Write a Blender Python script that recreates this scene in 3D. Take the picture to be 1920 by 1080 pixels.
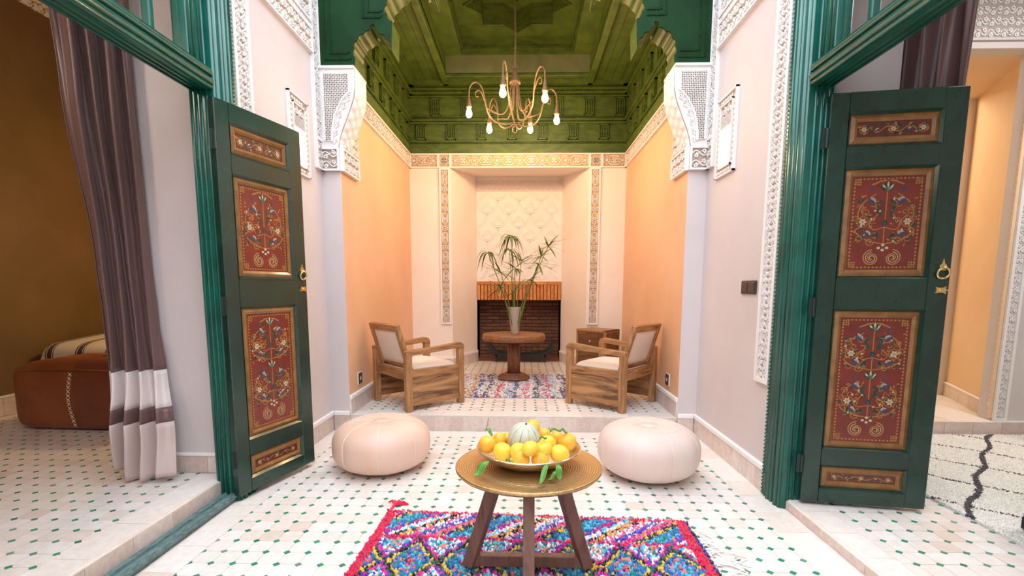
import bpy, math, random
import numpy as np
from mathutils import Vector, Matrix
random.seed(7)
rng = np.random.default_rng(7)
PI = math.pi
sc = bpy.context.scene
for o in list(bpy.data.objects):
    bpy.data.objects.remove(o)
COL = sc.collection

# ---------------------------------------------------------------- camera
F, CX, CY, PITCH, YAW, ROLL = 916.8, 960.0, 652.0, 0.1219, 0.0237, 0.003
CAM_Z = 1.2
def cam_axes(p, y, r):
    fw = Vector((-math.sin(y)*math.cos(p), math.cos(y)*math.cos(p), -math.sin(p)))
    rt = Vector((math.cos(y), math.sin(y), 0)); up = rt.cross(fw)
    return rt*math.cos(r)+up*math.sin(r), up*math.cos(r)-rt*math.sin(r), fw
RT, UP, FW = cam_axes(PITCH, YAW, ROLL)
cd = bpy.data.cameras.new('camera'); cam = bpy.data.objects.new('camera', cd); COL.objects.link(cam)
cd.sensor_width = 36; cd.lens = F/1920*36
cd.shift_x = (960-CX)/1920; cd.shift_y = (CY-540)/1920
cd.clip_start = 0.05
cam.matrix_world = Matrix(((RT.x, UP.x, -FW.x, 0), (RT.y, UP.y, -FW.y, 0), (RT.z, UP.z, -FW.z, CAM_Z), (0, 0, 0, 1)))
sc.camera = cam

# ---------------------------------------------------------------- sky, lights, exposure
w = bpy.data.worlds.new('sky'); sc.world = w; w.use_nodes = True
bg = w.node_tree.nodes['Background']; bg.inputs[0].default_value = (0.88, 0.985, 1.10, 1); bg.inputs[1].default_value = 4.6
sc.view_settings.view_transform = 'Standard'; sc.view_settings.look = 'None'
sc.view_settings.gamma = 1.0; sc.view_settings.use_curve_mapping = False
sc.view_settings.exposure = 0.0
def lamp(name, kind, loc, energy, color, size=.1, rot=(0, 0, 0), parent=None):
    l = bpy.data.lights.new(name, kind); l.energy = energy; l.color = color
    if kind == 'AREA': l.size = size
    else: l.shadow_soft_size = size
    o = bpy.data.objects.new(name, l); o.location = loc; o.rotation_euler = rot; COL.objects.link(o)
    if parent: o.parent = parent
    return o
lamp('left_room_lamp_light', 'POINT', (-2.8, 4.5, 1.75), 42, (1, .62, .25), .08)
lamp('left_room_fill_light', 'POINT', (-2.75, 1.25, 2.7), 38, (1, .80, .62), .2)  # unseen fill light, added to brighten the left doorway reveal and curtain
lamp('hallway_light', 'AREA', (3.4, 5.7, 3.2), 42, (1, .82, .58), 1.0)
lamp('right_room_fill_light', 'AREA', (3.4, 2.5, 3.4), 60, (.98, .98, 1), .9)  # added overhead fill that lifts the white rug, stands for no lamp

# ---------------------------------------------------------------- materials
MATS = {}
def nt(name):
    m = bpy.data.materials.new(name); m.use_nodes = True
    t = m.node_tree; return m, t, t.nodes, t.links, t.nodes['Principled BSDF']
def setin(b, k, v):
    if k in b.inputs: b.inputs[k].default_value = v
def c4(c): return (c[0], c[1], c[2], 1)
def ramp(n, stops):
    r = n.new('ShaderNodeValToRGB'); e = r.color_ramp.elements
    e[0].position, e[0].color = stops[0][0], c4(stops[0][1]); e[1].position, e[1].color = stops[-1][0], c4(stops[-1][1])
    for p, c in stops[1:-1]:
        x = e.new(p); x.color = c4(c)
    return r
def mat(name, col, rough=.6, metal=0, col2=None, nscale=6, bump=None, coat=0, spec=None, stretch=None, emit=None, sheen=0, lohi=(.35, .65), detail=4):
    if name in MATS: return MATS[name]
    m, t, n, l, b = nt(name)
    b.inputs['Base Color'].default_value = c4(col); b.inputs['Roughness'].default_value = rough
    b.inputs['Metallic'].default_value = metal
    setin(b, 'Coat Weight', coat); setin(b, 'Coat Roughness', .12); setin(b, 'Sheen Weight', sheen)
    if spec is not None: setin(b, 'Specular IOR Level', spec)
    tc = n.new('ShaderNodeTexCoord'); src = tc.outputs['Object']
    if stretch:
        mp = n.new('ShaderNodeMapping'); mp.inputs['Scale'].default_value = stretch; l.new(src, mp.inputs[0]); src = mp.outputs[0]
    if col2:
        no = n.new('ShaderNodeTexNoise'); no.inputs['Scale'].default_value = nscale; no.inputs['Detail'].default_value = detail
        no.inputs['Distortion'].default_value = .4
        l.new(src, no.inputs['Vector']); r = ramp(n, [(lohi[0], col), (lohi[1], col2)])
        l.new(no.outputs['Fac'], r.inputs[0]); l.new(r.outputs[0], b.inputs['Base Color'])
    if bump:
        no = n.new('ShaderNodeTexNoise'); no.inputs['Scale'].default_value = bump[0]; no.inputs['Detail'].default_value = 5
        bp = n.new('ShaderNodeBump'); bp.inputs['Strength'].default_value = bump[1]; bp.inputs['Distance'].default_value = .01
        l.new(src, no.inputs['Vector']); l.new(no.outputs['Fac'], bp.inputs['Height']); l.new(bp.outputs[0], b.inputs['Normal'])
    if emit:
        b.inputs['Emission Color'].default_value = c4(emit[0]); b.inputs['Emission Strength'].default_value = emit[1]
    MATS[name] = m; return m
def rnd_mat(name, stops, rough=.4, bump=None, grime=.0):
    """colour picked per piece (object random plus island random)"""
    m, t, n, l, b = nt(name); b.inputs['Roughness'].default_value = rough
    oi = n.new('ShaderNodeObjectInfo'); g = n.new('ShaderNodeNewGeometry')
    a = n.new('ShaderNodeMath'); a.operation = 'ADD'; fr = n.new('ShaderNodeMath'); fr.operation = 'FRACT'
    l.new(oi.outputs['Random'], a.inputs[0]); l.new(g.outputs['Random Per Island'], a.inputs[1]); l.new(a.outputs[0], fr.inputs[0])
    r = ramp(n, stops); l.new(fr.outputs[0], r.inputs[0])
    no = n.new('ShaderNodeTexNoise'); no.inputs['Scale'].default_value = 30; no.inputs['Detail'].default_value = 5
    l.new(g.outputs['Position'], no.inputs['Vector'])
    mx = n.new('ShaderNodeMix'); mx.data_type = 'RGBA'; mx.blend_type = 'MULTIPLY'
    r2 = ramp(n, [(.3, (1-grime, 1-grime*1.1, 1-grime*1.2)), (.65, (1, 1, 1))]); l.new(no.outputs['Fac'], r2.inputs[0])
    mx.inputs['Factor'].default_value = 1
    l.new(r.outputs[0], mx.inputs[6]); l.new(r2.outputs[0], mx.inputs[7]); l.new(mx.outputs[2], b.inputs['Base Color'])
    if bump:
        bp = n.new('ShaderNodeBump'); bp.inputs['Strength'].default_value = bump; bp.inputs['Distance'].default_value = .004
        l.new(no.outputs['Fac'], bp.inputs['Height']); l.new(bp.outputs[0], b.inputs['Normal'])
    MATS[name] = m; return m
def vcol_mat(name, rough=.9):
    m, t, n, l, b = nt(name); b.inputs['Roughness'].default_value = rough; setin(b, 'Sheen Weight', .3)
    a = n.new('ShaderNodeAttribute'); a.attribute_name = 'Col'; l.new(a.outputs['Color'], b.inputs['Base Color'])
    MATS[name] = m; return m
def wood(name, dark, light, axis=0, scale=3.0, rough=.45, contrast=(.3, .7)):
    m, t, n, l, b = nt(name); b.inputs['Roughness'].default_value = rough
    tc = n.new('ShaderNodeTexCoord'); mp = n.new('ShaderNodeMapping')
    s = [9.0, 9.0, 9.0]; s[axis] = 1.1; mp.inputs['Scale'].default_value = s
    oi = n.new('ShaderNodeObjectInfo'); ad = n.new('ShaderNodeVectorMath'); ad.operation = 'ADD'
    mu = n.new('ShaderNodeMath'); mu.operation = 'MULTIPLY'; mu.inputs[1].default_value = 20
    l.new(oi.outputs['Random'], mu.inputs[0]); l.new(mp.outputs[0], ad.inputs[0]); l.new(mu.outputs[0], ad.inputs[1])
    l.new(tc.outputs['Object'], mp.inputs[0])
    no = n.new('ShaderNodeTexNoise'); no.inputs['Scale'].default_value = scale; no.inputs['Detail'].default_value = 6; no.inputs['Distortion'].default_value = 1.2
    l.new(ad.outputs[0], no.inputs['Vector'])
    mid = [(a+c)/2 for a, c in zip(dark, light)]
    r = ramp(n, [(contrast[0], dark), (.5, mid), (contrast[1], light)])
    l.new(no.outputs['Fac'], r.inputs[0]); l.new(r.outputs[0], b.inputs['Base Color'])
    bp = n.new('ShaderNodeBump'); bp.inputs['Strength'].default_value = .15; bp.inputs['Distance'].default_value = .005
    l.new(no.outputs['Fac'], bp.inputs['Height']); l.new(bp.outputs[0], b.inputs['Normal'])
    MATS[name] = m; return m

M_PLASTER = mat('pink_plaster', (.645, .57, .565), .55, col2=(.685, .61, .605), nscale=1.6, bump=(40, .05))
M_OCHRE = mat('ochre_plaster', (.80, .45, .25), .5, col2=(.85, .51, .30), nscale=1.4, bump=(30, .05))
M_CREAM = mat('cream_plaster', (.86, .75, .66), .55, col2=(.90, .80, .72), nscale=1.8, bump=(35, .05))
M_STUCCO = mat('white_stucco', (.84, .80, .77), .8, bump=(60, .15))
M_STUCCO_BACK = mat('shaded_stucco_ground', (.50, .38, .31), .9)  # shadow of the carved recesses is darkened into this ground colour
M_TAN_BACK = mat('tan_ground', (.60, .39, .20), .9)
M_LATTICE_BACK = mat('lattice_ground', (.33, .20, .13), .9)
M_TRIM = mat('white_trim', (.90, .86, .84), .6)
M_TILE = rnd_mat('cream_tile', [(0, (.86, .78, .72)), (.3, (.89, .83, .78)), (.55, (.83, .73, .66)), (.8, (.91, .86, .82)), (1, (.78, .65, .56))], .32, .12, .10)
M_GREEN_TILE = rnd_mat('green_tile', [(0, (.03, .28, .16)), (.45, (.05, .36, .22)), (.75, (.02, .20, .13)), (.9, (.16, .36, .28)), (1, (.28, .40, .32))], .22, .1, .2)
M_SKIRT = rnd_mat('skirting_tile', [(0, (.72, .58, .50)), (.35, (.80, .67, .60)), (.7, (.68, .54, .47)), (1, (.83, .73, .67))], .45, .3, .15)
M_GROUT = mat('grout', (.84, .76, .69), .8, col2=(.76, .66, .58), nscale=12)
M_GREEN = mat('green_paint', (.003, .080, .055), .28, col2=(.005, .120, .085), nscale=5, coat=.3, bump=(50, .06))
M_GREEN_DOOR = mat('green_door_paint', (.003, .027, .019), .25, col2=(.005, .043, .029), nscale=6, coat=.4, bump=(45, .06))
M_GREEN_WOOD = mat('green_ceiling_paint', (.055, .090, .010), .5, col2=(.098, .140, .015), nscale=7, stretch=(1, 1, 3), bump=(40, .15))
M_GREEN_EDGE = mat('green_gilt_paint', (.23, .24, .05), .45, col2=(.34, .30, .08), nscale=9)
M_GREEN_ARCH = mat('green_arch_paint', (.005, .030, .008), .6, col2=(.008, .045, .012), nscale=5, bump=(30, .08), spec=.15)
M_BEAD = mat('bead_paint', (.02, .17, .12), .35)
M_SILL = mat('sill_paint', (.06, .12, .12), .5, col2=(.15, .24, .24), nscale=30, stretch=(6, 1, 1))
M_GOLD = mat('gilt_frame', (.20, .085, .020), .35, col2=(.30, .14, .038), nscale=14, coat=.3)
M_RED = mat('red_panel', (.150, .015, .011), .33, col2=(.20, .024, .015), nscale=8, coat=.4)
M_DKRED = mat('dark_red_panel', (.13, .016, .010), .35, coat=.4)
P_GOLD = mat('paint_gold', (.38, .20, .045), .4)
P_CREAM = mat('paint_cream', (.55, .46, .30), .4)
P_BLUE = mat('paint_blue', (.045, .055, .11), .4)
P_GREEN = mat('paint_green', (.012, .06, .04), .4)
M_BRASS = mat('brass', (.80, .58, .25), .25, 1.0)
M_IRON = mat('hinge_iron', (.03, .05, .045), .45, .6)
M_WALNUT_X = wood('walnut_x', (.15, .055, .02), (.50, .25, .10), 0)
M_WALNUT_Y = wood('walnut_y', (.20, .080, .03), (.50, .25, .10), 1)
M_WALNUT_Z = wood('walnut_z', (.25, .11, .04), (.52, .27, .11), 2)
M_BURL = wood('walnut_slab', (.13, .052, .024), (.50, .26, .105), 1, 1.6, .4, (.38, .6))
M_TABLE = wood('table_wood', (.20, .075, .03), (.38, .17, .07), 0)
M_COLUMN = wood('column_wood', (.13, .045, .02), (.30, .12, .05), 2)
M_LEGWOOD = wood('leg_wood', (.14, .062, .045), (.26, .13, .09), 2)
M_LINEN = mat('linen', (.72, .60, .50), .9, col2=(.64, .52, .43), nscale=90, bump=(180, .2), sheen=.3)
M_SEAT = mat('seat_linen', (.82, .72, .62), .9, bump=(180, .2), sheen=.3)
M_POUF = mat('natural_leather', (.80, .60, .52), .5, col2=(.83, .66, .59), nscale=3, bump=(70, .06))
M_STITCH = mat('pale_stitch', (.93, .80, .71), .7)
M_SEAM = mat('pouf_seam', (.91, .74, .65), .6)
M_BROWN_LEATHER = mat('brown_leather', (.24, .065, .018), .38, col2=(.36, .115, .03), nscale=2.4, bump=(45, .18))
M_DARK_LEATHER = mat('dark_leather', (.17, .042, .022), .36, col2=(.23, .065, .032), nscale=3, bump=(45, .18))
M_CURTAIN = mat('brown_satin', (.165, .090, .080), .34, sheen=.08, bump=(150, .05))
M_CURTAIN_W = mat('ivory_satin', (.80, .70, .66), .4, sheen=.4, bump=(150, .05))
M_CURTAIN_H = mat('blush_satin', (.62, .48, .44), .4, sheen=.4, bump=(150, .05))
M_BLACK = mat('black_iron', (.015, .014, .013), .55)
M_SWITCH = mat('bronze_plastic', (.06, .042, .032), .35)
M_SWITCH_PLATE = mat('pale_plate', (.80, .77, .74), .4)
M_CHAND = mat('bronze_arm', (.22, .13, .07), .55, .3, col2=(.30, .19, .10), nscale=20)
M_BULB = mat('bulb_glass', (1, .85, .6), .2, emit=((1, .68, .32), 38))
M_ROPE = mat('rope', (.25, .15, .10), .8)
M_VASE = mat('grey_ceramic', (.43, .345, .29), .5, bump=(40, .05))
M_STEM = mat('papyrus_stem', (.10, .16, .03), .55, col2=(.16, .22, .05), nscale=12)
M_BLADE = mat('papyrus_blade', (.055, .105, .018), .55, col2=(.12, .16, .03), nscale=9)
M_BRICK = rnd_mat('terracotta_brick', [(0, (.62, .22, .055)), (.5, (.72, .30, .09)), (1, (.54, .17, .045))], .8, .4, .25)
M_FIREBRICK = rnd_mat('sooty_brick', [(0, (.19, .080, .046)), (.5, (.26, .115, .062)), (1, (.15, .064, .038))], .9, .5, .3)
M_SOOT = mat('soot', (.05, .026, .018), .95)
M_ORANGE = mat('orange_peel', (.95, .42, .03), .4, col2=(.97, .55, .06), nscale=9, bump=(160, .12))
M_LEMON = mat('lemon_peel', (.95, .58, .04), .38, col2=(.97, .66, .09), nscale=9, bump=(160, .12))
M_LEAF = mat('citrus_leaf', (.08, .26, .03), .4, col2=(.15, .36, .06), nscale=15)
M_TWIG = mat('twig', (.16, .10, .05), .7)
M_SILVER = mat('hammered_metal', (.90, .82, .70), .25, 1.0, bump=(70, .5))
M_WHITE_SHAG = mat('white_wool', (.86, .82, .74), .95, sheen=.3)
M_TUFT = vcol_mat('dyed_rags')
M_GLASS = None
def glass():
    m, t, n, l, b = nt('clear_glass'); out = n['Material Output']
    tr = n.new('ShaderNodeBsdfTransparent'); gl = n.new('ShaderNodeBsdfGlossy'); gl.inputs['Roughness'].default_value = .03
    mx = n.new('ShaderNodeMixShader'); mx.inputs[0].default_value = .08
    l.new(tr.outputs[0], mx.inputs[1]); l.new(gl.outputs[0], mx.inputs[2]); l.new(mx.outputs[0], out.inputs[0]); return m
M_GLASS = glass()
M_GLOW = mat('daylit_pane', (1, 1, 1), .3, emit=((1, .98, .96), 1.6))
def tray_mat():
    m, t, n, l, b = nt('hammered_brass_tray'); b.inputs['Metallic'].default_value = .85; b.inputs['Roughness'].default_value = .38
    tc = n.new('ShaderNodeTexCoord'); wv = n.new('ShaderNodeTexWave'); wv.wave_type = 'RINGS'; wv.rings_direction = 'Z'
    wv.inputs['Scale'].default_value = 36; wv.inputs['Distortion'].default_value = .3
    l.new(tc.outputs['Object'], wv.inputs['Vector'])
    no = n.new('ShaderNodeTexVoronoi'); no.inputs['Scale'].default_value = 130; l.new(tc.outputs['Object'], no.inputs['Vector'])
    mm = n.new('ShaderNodeMath'); mm.operation = 'ADD'; l.new(wv.outputs['Fac'], mm.inputs[0]); l.new(no.outputs['Distance'], mm.inputs[1])
    bp = n.new('ShaderNodeBump'); bp.inputs['Strength'].default_value = .4; bp.inputs['Distance'].default_value = .004
    l.new(mm.outputs[0], bp.inputs['Height']); l.new(bp.outputs[0], b.inputs['Normal'])
    r = ramp(n, [(.1, (.46, .27, .11)), (.9, (.66, .43, .20))]); l.new(wv.outputs['Fac'], r.inputs[0]); l.new(r.outputs[0], b.inputs['Base Color'])
    MATS['tray'] = m; return m
M_TRAY = tray_mat()
def melon_mat():
    m, t, n, l, b = nt('melon_rind'); b.inputs['Roughness'].default_value = .5
    tc = n.new('ShaderNodeTexCoord'); g = n.new('ShaderNodeTexGradient'); g.gradient_type = 'RADIAL'; l.new(tc.outputs['Object'], g.inputs[0])
    mu = n.new('ShaderNodeMath'); mu.operation = 'MULTIPLY'; mu.inputs[1].default_value = 10; fr = n.new('ShaderNodeMath'); fr.operation = 'FRACT'
    no = n.new('ShaderNodeTexNoise'); no.inputs['Scale'].default_value = 30; l.new(tc.outputs['Object'], no.inputs['Vector'])
    ad = n.new('ShaderNodeMath'); ad.operation = 'MULTIPLY_ADD'; ad.inputs[1].default_value = .35
    l.new(g.outputs['Fac'], mu.inputs[0]); l.new(mu.outputs[0], fr.inputs[0]); l.new(no.outputs['Fac'], ad.inputs[0]); l.new(fr.outputs[0], ad.inputs[2])
    r = ramp(n, [(.16, (.10, .17, .14)), (.30, (.52, .54, .42)), (.75, (.60, .56, .42)), (1.0, (.58, .58, .46)), ]); l.new(ad.outputs[0], r.inputs[0]); l.new(r.outputs[0], b.inputs['Base Color'])
    return m
M_MELON = melon_mat()

# ---------------------------------------------------------------- mesh helpers
class MB:
    def __init__(s, M=None): s.v = []; s.f = []; s.M = M
    def add(s, vs, fs):
        k = len(s.v)
        if s.M is not None: vs = [tuple(s.M @ Vector(p)) for p in vs]
        s.v.extend(vs); s.f.extend([tuple(i+k for i in f) for f in fs]); return s
    def box(s, x0, x1, y0, y1, z0, z1):
        return s.add([(x0,y0,z0),(x1,y0,z0),(x1,y1,z0),(x0,y1,z0),(x0,y0,z1),(x1,y0,z1),(x1,y1,z1),(x0,y1,z1)],
                     [(0,3,2,1),(4,5,6,7),(0,1,5,4),(1,2,6,5),(2,3,7,6),(3,0,4,7)])
    def cbox(s, x0, x1, y0, y1, z0, z1, c):
        """box with chamfered vertical-profile edges all round"""
        xs = [(x0+c,y0,),(x1-c,y0),(x1,y0+c),(x1,y1-c),(x1-c,y1),(x0+c,y1),(x0,y1-c),(x0,y0+c)]
        mx, my = (x0+x1)/2, (y0+y1)/2
        def sh(p): return (p[0]+(c if p[0] < mx else -c)*.7, p[1]+(c if p[1] < my else -c)*.7)
        vs = [(*sh(p), z0) for p in xs]+[(*p, z0+c) for p in xs]+[(*p, z1-c) for p in xs]+[(*sh(p), z1) for p in xs]
        fs = [tuple(range(7, -1, -1)), tuple(range(24, 32))]
        for r in range(3):
            for i in range(8): j = (i+1) % 8; fs.append((r*8+i, r*8+j, r*8+8+j, r*8+8+i))
        return s.add(vs, fs)
    def prism(s, poly, z0, z1):
        n = len(poly)
        a = sum(poly[i][0]*poly[(i+1) % n][1]-poly[(i+1) % n][0]*poly[i][1] for i in range(n))
        if a < 0: poly = poly[::-1]
        vs = [(x, y, z0) for x, y in poly]+[(x, y, z1) for x, y in poly]
        return s.add(vs, [tuple(range(n-1, -1, -1)), tuple(range(n, 2*n))]+[(i, (i+1) % n, n+(i+1) % n, n+i) for i in range(n)])
    def flat(s, poly, z):
        n = len(poly)
        a = sum(poly[i][0]*poly[(i+1) % n][1]-poly[(i+1) % n][0]*poly[i][1] for i in range(n))
        if a < 0: poly = poly[::-1]
        return s.add([(x, y, z) for x, y in poly], [tuple(range(n))])
    def lathe(s, prof, n=32, c=(0, 0, 0), wob=None, caps=(1, 1)):
        vs = []
        for k, (r, z) in enumerate(prof):
            for i in range(n):
                a = 2*PI*i/n; rr = r*(1+(wob(a, k/(len(prof)-1)) if wob else 0))
                vs.append((c[0]+rr*math.cos(a), c[1]+rr*math.sin(a), c[2]+z))
        fs = [(k*n+i, k*n+(i+1) % n, (k+1)*n+(i+1) % n, (k+1)*n+i) for k in range(len(prof)-1) for i in range(n)]
        if caps[0]: fs.append(tuple(range(n-1, -1, -1)))
        if caps[1]: fs.append(tuple(range((len(prof)-1)*n, len(prof)*n)))
        return s.add(vs, fs)
    def tube(s, pts, r, n=6, closed=False):
        pts = [Vector(p) for p in pts]; m = len(pts); vs = []; prev = None
        for k in range(m):
            a = pts[k-1] if (k > 0 or closed) else pts[k]; b = pts[(k+1) % m] if (k < m-1 or closed) else pts[k]
            t = (b-a).normalized() if (b-a).length > 1e-9 else Vector((0, 0, 1))
            if prev is None:
                u = t.cross(Vector((0, 0, 1)))
                if u.length < .05: u = t.cross(Vector((1, 0, 0)))
            else: u = prev-t*prev.dot(t)
            u.normalize(); prev = u; w_ = t.cross(u); rr = r[k] if isinstance(r, (list, tuple)) else r
            for i in range(n):
                an = 2*PI*i/n; vs.append(tuple(pts[k]+u*(rr*math.cos(an))+w_*(rr*math.sin(an))))
        fs = []; K = m if closed else m-1
        for k in range(K):
            for i in range(n):
                fs.append((k*n+i, k*n+(i+1) % n, ((k+1) % m)*n+(i+1) % n, ((k+1) % m)*n+i))
        if not closed: fs.append(tuple(range(n-1, -1, -1))); fs.append(tuple(range((m-1)*n, m*n)))
        return s.add(vs, fs)
    def ribbon(s, pts, wd, h0, h1, closed=False, taper=False):
        m = len(pts); L = []; R = []
        for k in range(m):
            a = pts[k-1] if (k > 0 or closed) else pts[k]; b = pts[(k+1) % m] if (k < m-1 or closed) else pts[k]
            dx, dy = b[0]-a[0], b[1]-a[1]; d = math.hypot(dx, dy) or 1
            q = wd/2*((1-.75*k/(m-1)) if taper else 1)
            nx, ny = -dy/d*q, dx/d*q
            L.append((pts[k][0]+nx, pts[k][1]+ny)); R.append((pts[k][0]-nx, pts[k][1]-ny))
        vs = []
        for k in range(m): vs += [(*L[k], h0), (*L[k], h1), (*R[k], h1), (*R[k], h0)]
        fs = []
        for k in range(m if closed else m-1):
            j = (k+1) % m
            for e in range(3): fs.append((k*4+e, k*4+e+1, j*4+e+1, j*4+e)[::-1])
        if not closed: fs.append((0, 1, 2, 3)[::-1]); fs.append(((m-1)*4, (m-1)*4+1, (m-1)*4+2, (m-1)*4+3))
        return s.add(vs, fs)
    def grid(s, fn, nu, nv, cu=False):
        vs = [fn(i/(nu if cu else nu-1), j/(nv-1)) for j in range(nv) for i in range(nu)]
        fs = [(j*nu+i, j*nu+(i+1) % nu, (j+1)*nu+(i+1) % nu, (j+1)*nu+i) for j in range(nv-1) for i in range(nu if cu else nu-1)]
        return s.add(vs, fs)
    def mesh(s, name, m, smooth=False):
        me = bpy.data.meshes.new(name); me.from_pydata(s.v, [], s.f); me.materials.append(m)
        if smooth: me.polygons.foreach_set('use_smooth', [True]*len(me.polygons))
        me.update(); return me
    def build(s, name, m, parent=None, smooth=False, bevel=0, loc=None, stuff=False, solid=0):
        o = bpy.data.objects.new(name, s.mesh(name, m, smooth)); COL.objects.link(o)
        if parent: o.parent = parent
        if loc: o.location = loc
        if bevel:
            b = o.modifiers.new('bevel', 'BEVEL'); b.width = bevel; b.segments = 2; b.limit_method = 'ANGLE'
        if solid:
            b = o.modifiers.new('solid', 'SOLIDIFY'); b.thickness = solid; b.offset = 0
        if stuff: o['kind'] = 'stuff'
        return o
def frame(o, u, v):
    u = Vector(u).normalized(); v = Vector(v).normalized(); n = u.cross(v)
    return Matrix(((u.x, v.x, n.x, o[0]), (u.y, v.y, n.y, o[1]), (u.z, v.z, n.z, o[2]), (0, 0, 0, 1)))
def tag(o, label, cat=None, group=None, kind=None):
    o['label'] = label
    if cat: o['category'] = cat
    if group: o['group'] = group
    if kind: o['kind'] = kind
    return o
def struct(o, label=None):
    o['kind'] = 'structure'
    if label: o['label'] = label
    return o
def empty(name, loc, rz=0):
    e = bpy.data.objects.new(name, None); e.location = loc; e.rotation_euler = (0, 0, rz); e.empty_display_size = .1
    COL.objects.link(e); return e
def part(name, me, parent, loc, rot=(0, 0, 0)):
    o = bpy.data.objects.new(name, me); o.parent = parent; o.location = loc; o.rotation_euler = rot; COL.objects.link(o); return o
def copy_tree(o, parent=None):
    c = o.copy(); COL.objects.link(c)
    if parent is not None: c.parent = parent
    for ch in list(o.children): copy_tree(ch, c)
    return c
def ell(cx, cy, a, b, rot=0, n=10, t0=0, t1=2*PI):
    c, s_ = math.cos(rot), math.sin(rot)
    return [(cx+a*math.cos(t)*c-b*math.sin(t)*s_, cy+a*math.cos(t)*s_+b*math.sin(t)*c) for t in [t0+(t1-t0)*i/n for i in range(n)]]
def spiral(cx, cy, r0, r1, a0, turns, n=14):
    return [(cx+(r0+(r1-r0)*i/n)*math.cos(a0+turns*2*PI*i/n), cy+(r0+(r1-r0)*i/n)*math.sin(a0+turns*2*PI*i/n)) for i in range(n+1)]
def leafpoly(cx, cy, L, W, ang, n=4):
    c, s_ = math.cos(ang), math.sin(ang); pts = []
    for i in range(n+1): t = i/n; pts.append((t*L, W/2*math.sin(PI*t)))
    for i in range(n-1, 0, -1): t = i/n; pts.append((t*L, -W/2*math.sin(PI*t)))
    return [(cx+x*c-y*s_, cy+x*s_+y*c) for x, y in pts]
def catmull(pts, k=6, closed=False):
    P = [Vector(p) for p in pts]; out = []; n = len(P)
    for i in range(n if closed else n-1):
        if closed: p0, p1, p2, p3 = P[i-1], P[i], P[(i+1) % n], P[(i+2) % n]
        else: p0, p1, p2, p3 = P[max(i-1, 0)], P[i], P[i+1], P[min(i+2, n-1)]
        for j in range(k):
            t = j/k
            out.append(.5*((2*p1)+(p2-p0)*t+(2*p0-5*p1+4*p2-p3)*t*t+(3*p1-p0-3*p2+p3)*t**3))
    if not closed: out.append(P[-1])
    return out
def project(p):
    d = Vector(p)-Vector((0, 0, CAM_Z)); wz = d.dot(FW)
    if wz < .05: return (-9e9, -9e9)
    return (CX+F*d.dot(RT)/wz, CY-F*d.dot(UP)/wz)
def inview(p, mg=20):
    u, v = project(p); return -mg < u < 1920+mg and -mg < v < 1080+mg

# room constants
XL, XR = -1.61, 1.43            # courtyard side walls
NL, NR = -1.46, 1.28            # alcove side walls
YF, YB = 4.0, 6.4               # alcove front and back
ZN, ZLEFT, ZRIGHT = .132, .12, .05
TOP = 4.5
def mx(x): return -.18-x

# ================================================================ carved stucco
TRIM = [0]
def trim_name():
    TRIM[0] += 1; return 'trim_%d' % TRIM[0]
def carve_vine(mb, L, W, p, lw, h0, h1):
    rows = max(1, round(W/.075)); w0 = W/rows
    for r in range(rows):
        m2 = MB(); carve_vine1(m2, L, w0, min(p, w0*1.25), min(lw, w0*.105), h0, h1)
        mb.add([(x, y+r*w0, z) for x, y, z in m2.v], m2.f)
def carve_vine1(mb, L, W, p, lw, h0, h1):
    n = max(1, round(L/p)); p = L/n; A = W*.26
    mb.ribbon([(L*i/(n*10), W/2+A*math.sin(2*PI*i/10)) for i in range(n*10+1)], lw, h0, h1)
    for k in range(2*n):
        uc = p*(k+.5)/2+p*.0; sgn = -1 if k % 2 == 0 else 1
        vc = W/2+sgn*W*.20
        mb.ribbon(spiral(uc, vc, W*.23, W*.05, -sgn*PI/2, sgn*1.35, 11), lw, h0, h1)
        for q in range(3):
            an = random.uniform(0, 2*PI); rr = W*.31
            mb.prism(leafpoly(uc+rr*math.cos(an)*.8, W/2+sgn*W*.12+rr*math.sin(an)*.9, W*.17, W*.085, an+1.2, 3), h0, h1)
def carve_cart(mb, L, W, p, lw, h0, h1):
    n = max(1, round(L/p)); p = L/n
    for k in range(n):
        a = k*p; r = W*.36
        c1, c2 = a+p*.20, a+p*.80
        hexa = [(c1, W*.5), (c1+W*.28, W*.14), (c2-W*.28, W*.14), (c2, W*.5), (c2-W*.28, W*.86), (c1+W*.28, W*.86)]
        mb.ribbon(hexa, lw, h0, h1, True)
        hs = [(c1+W*.26, W*.5), (c1+W*.42, W*.30), (c2-W*.42, W*.30), (c2-W*.26, W*.5), (c2-W*.42, W*.70), (c1+W*.42, W*.70)]
        mb.ribbon(hs, lw*.7, h0, h1, True)
        for q in range(4):
            mb.prism(leafpoly((c1+c2)/2, W*.5, W*.30, W*.11, PI/4+q*PI/2, 3), h0, h1)
    for k in range(n+1):
        a = min(max(k*p, W*.3), L-W*.3); st = []
        for q in range(16):
            rr = W*(.36 if q % 2 == 0 else .24); st.append((a+rr*math.cos(q*PI/8), W*.5+rr*math.sin(q*PI/8)))
        mb.ribbon(st, lw*.8, h0, h1, True)
        for q in range(6): mb.prism(leafpoly(a, W*.5, W*.16, W*.07, q*PI/3, 3), h0, h1)
        for sg in (0, 1):
            e = W*.5+(W*.5-lw)*(1 if sg else -1)
            if a-W*.3 > 0 and a+W*.3 < L: mb.ribbon([(a-W*.26, e), (a, W*.5+(W*.36 if sg else -W*.36)), (a+W*.26, e)], lw*.7, h0, h1)
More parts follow.
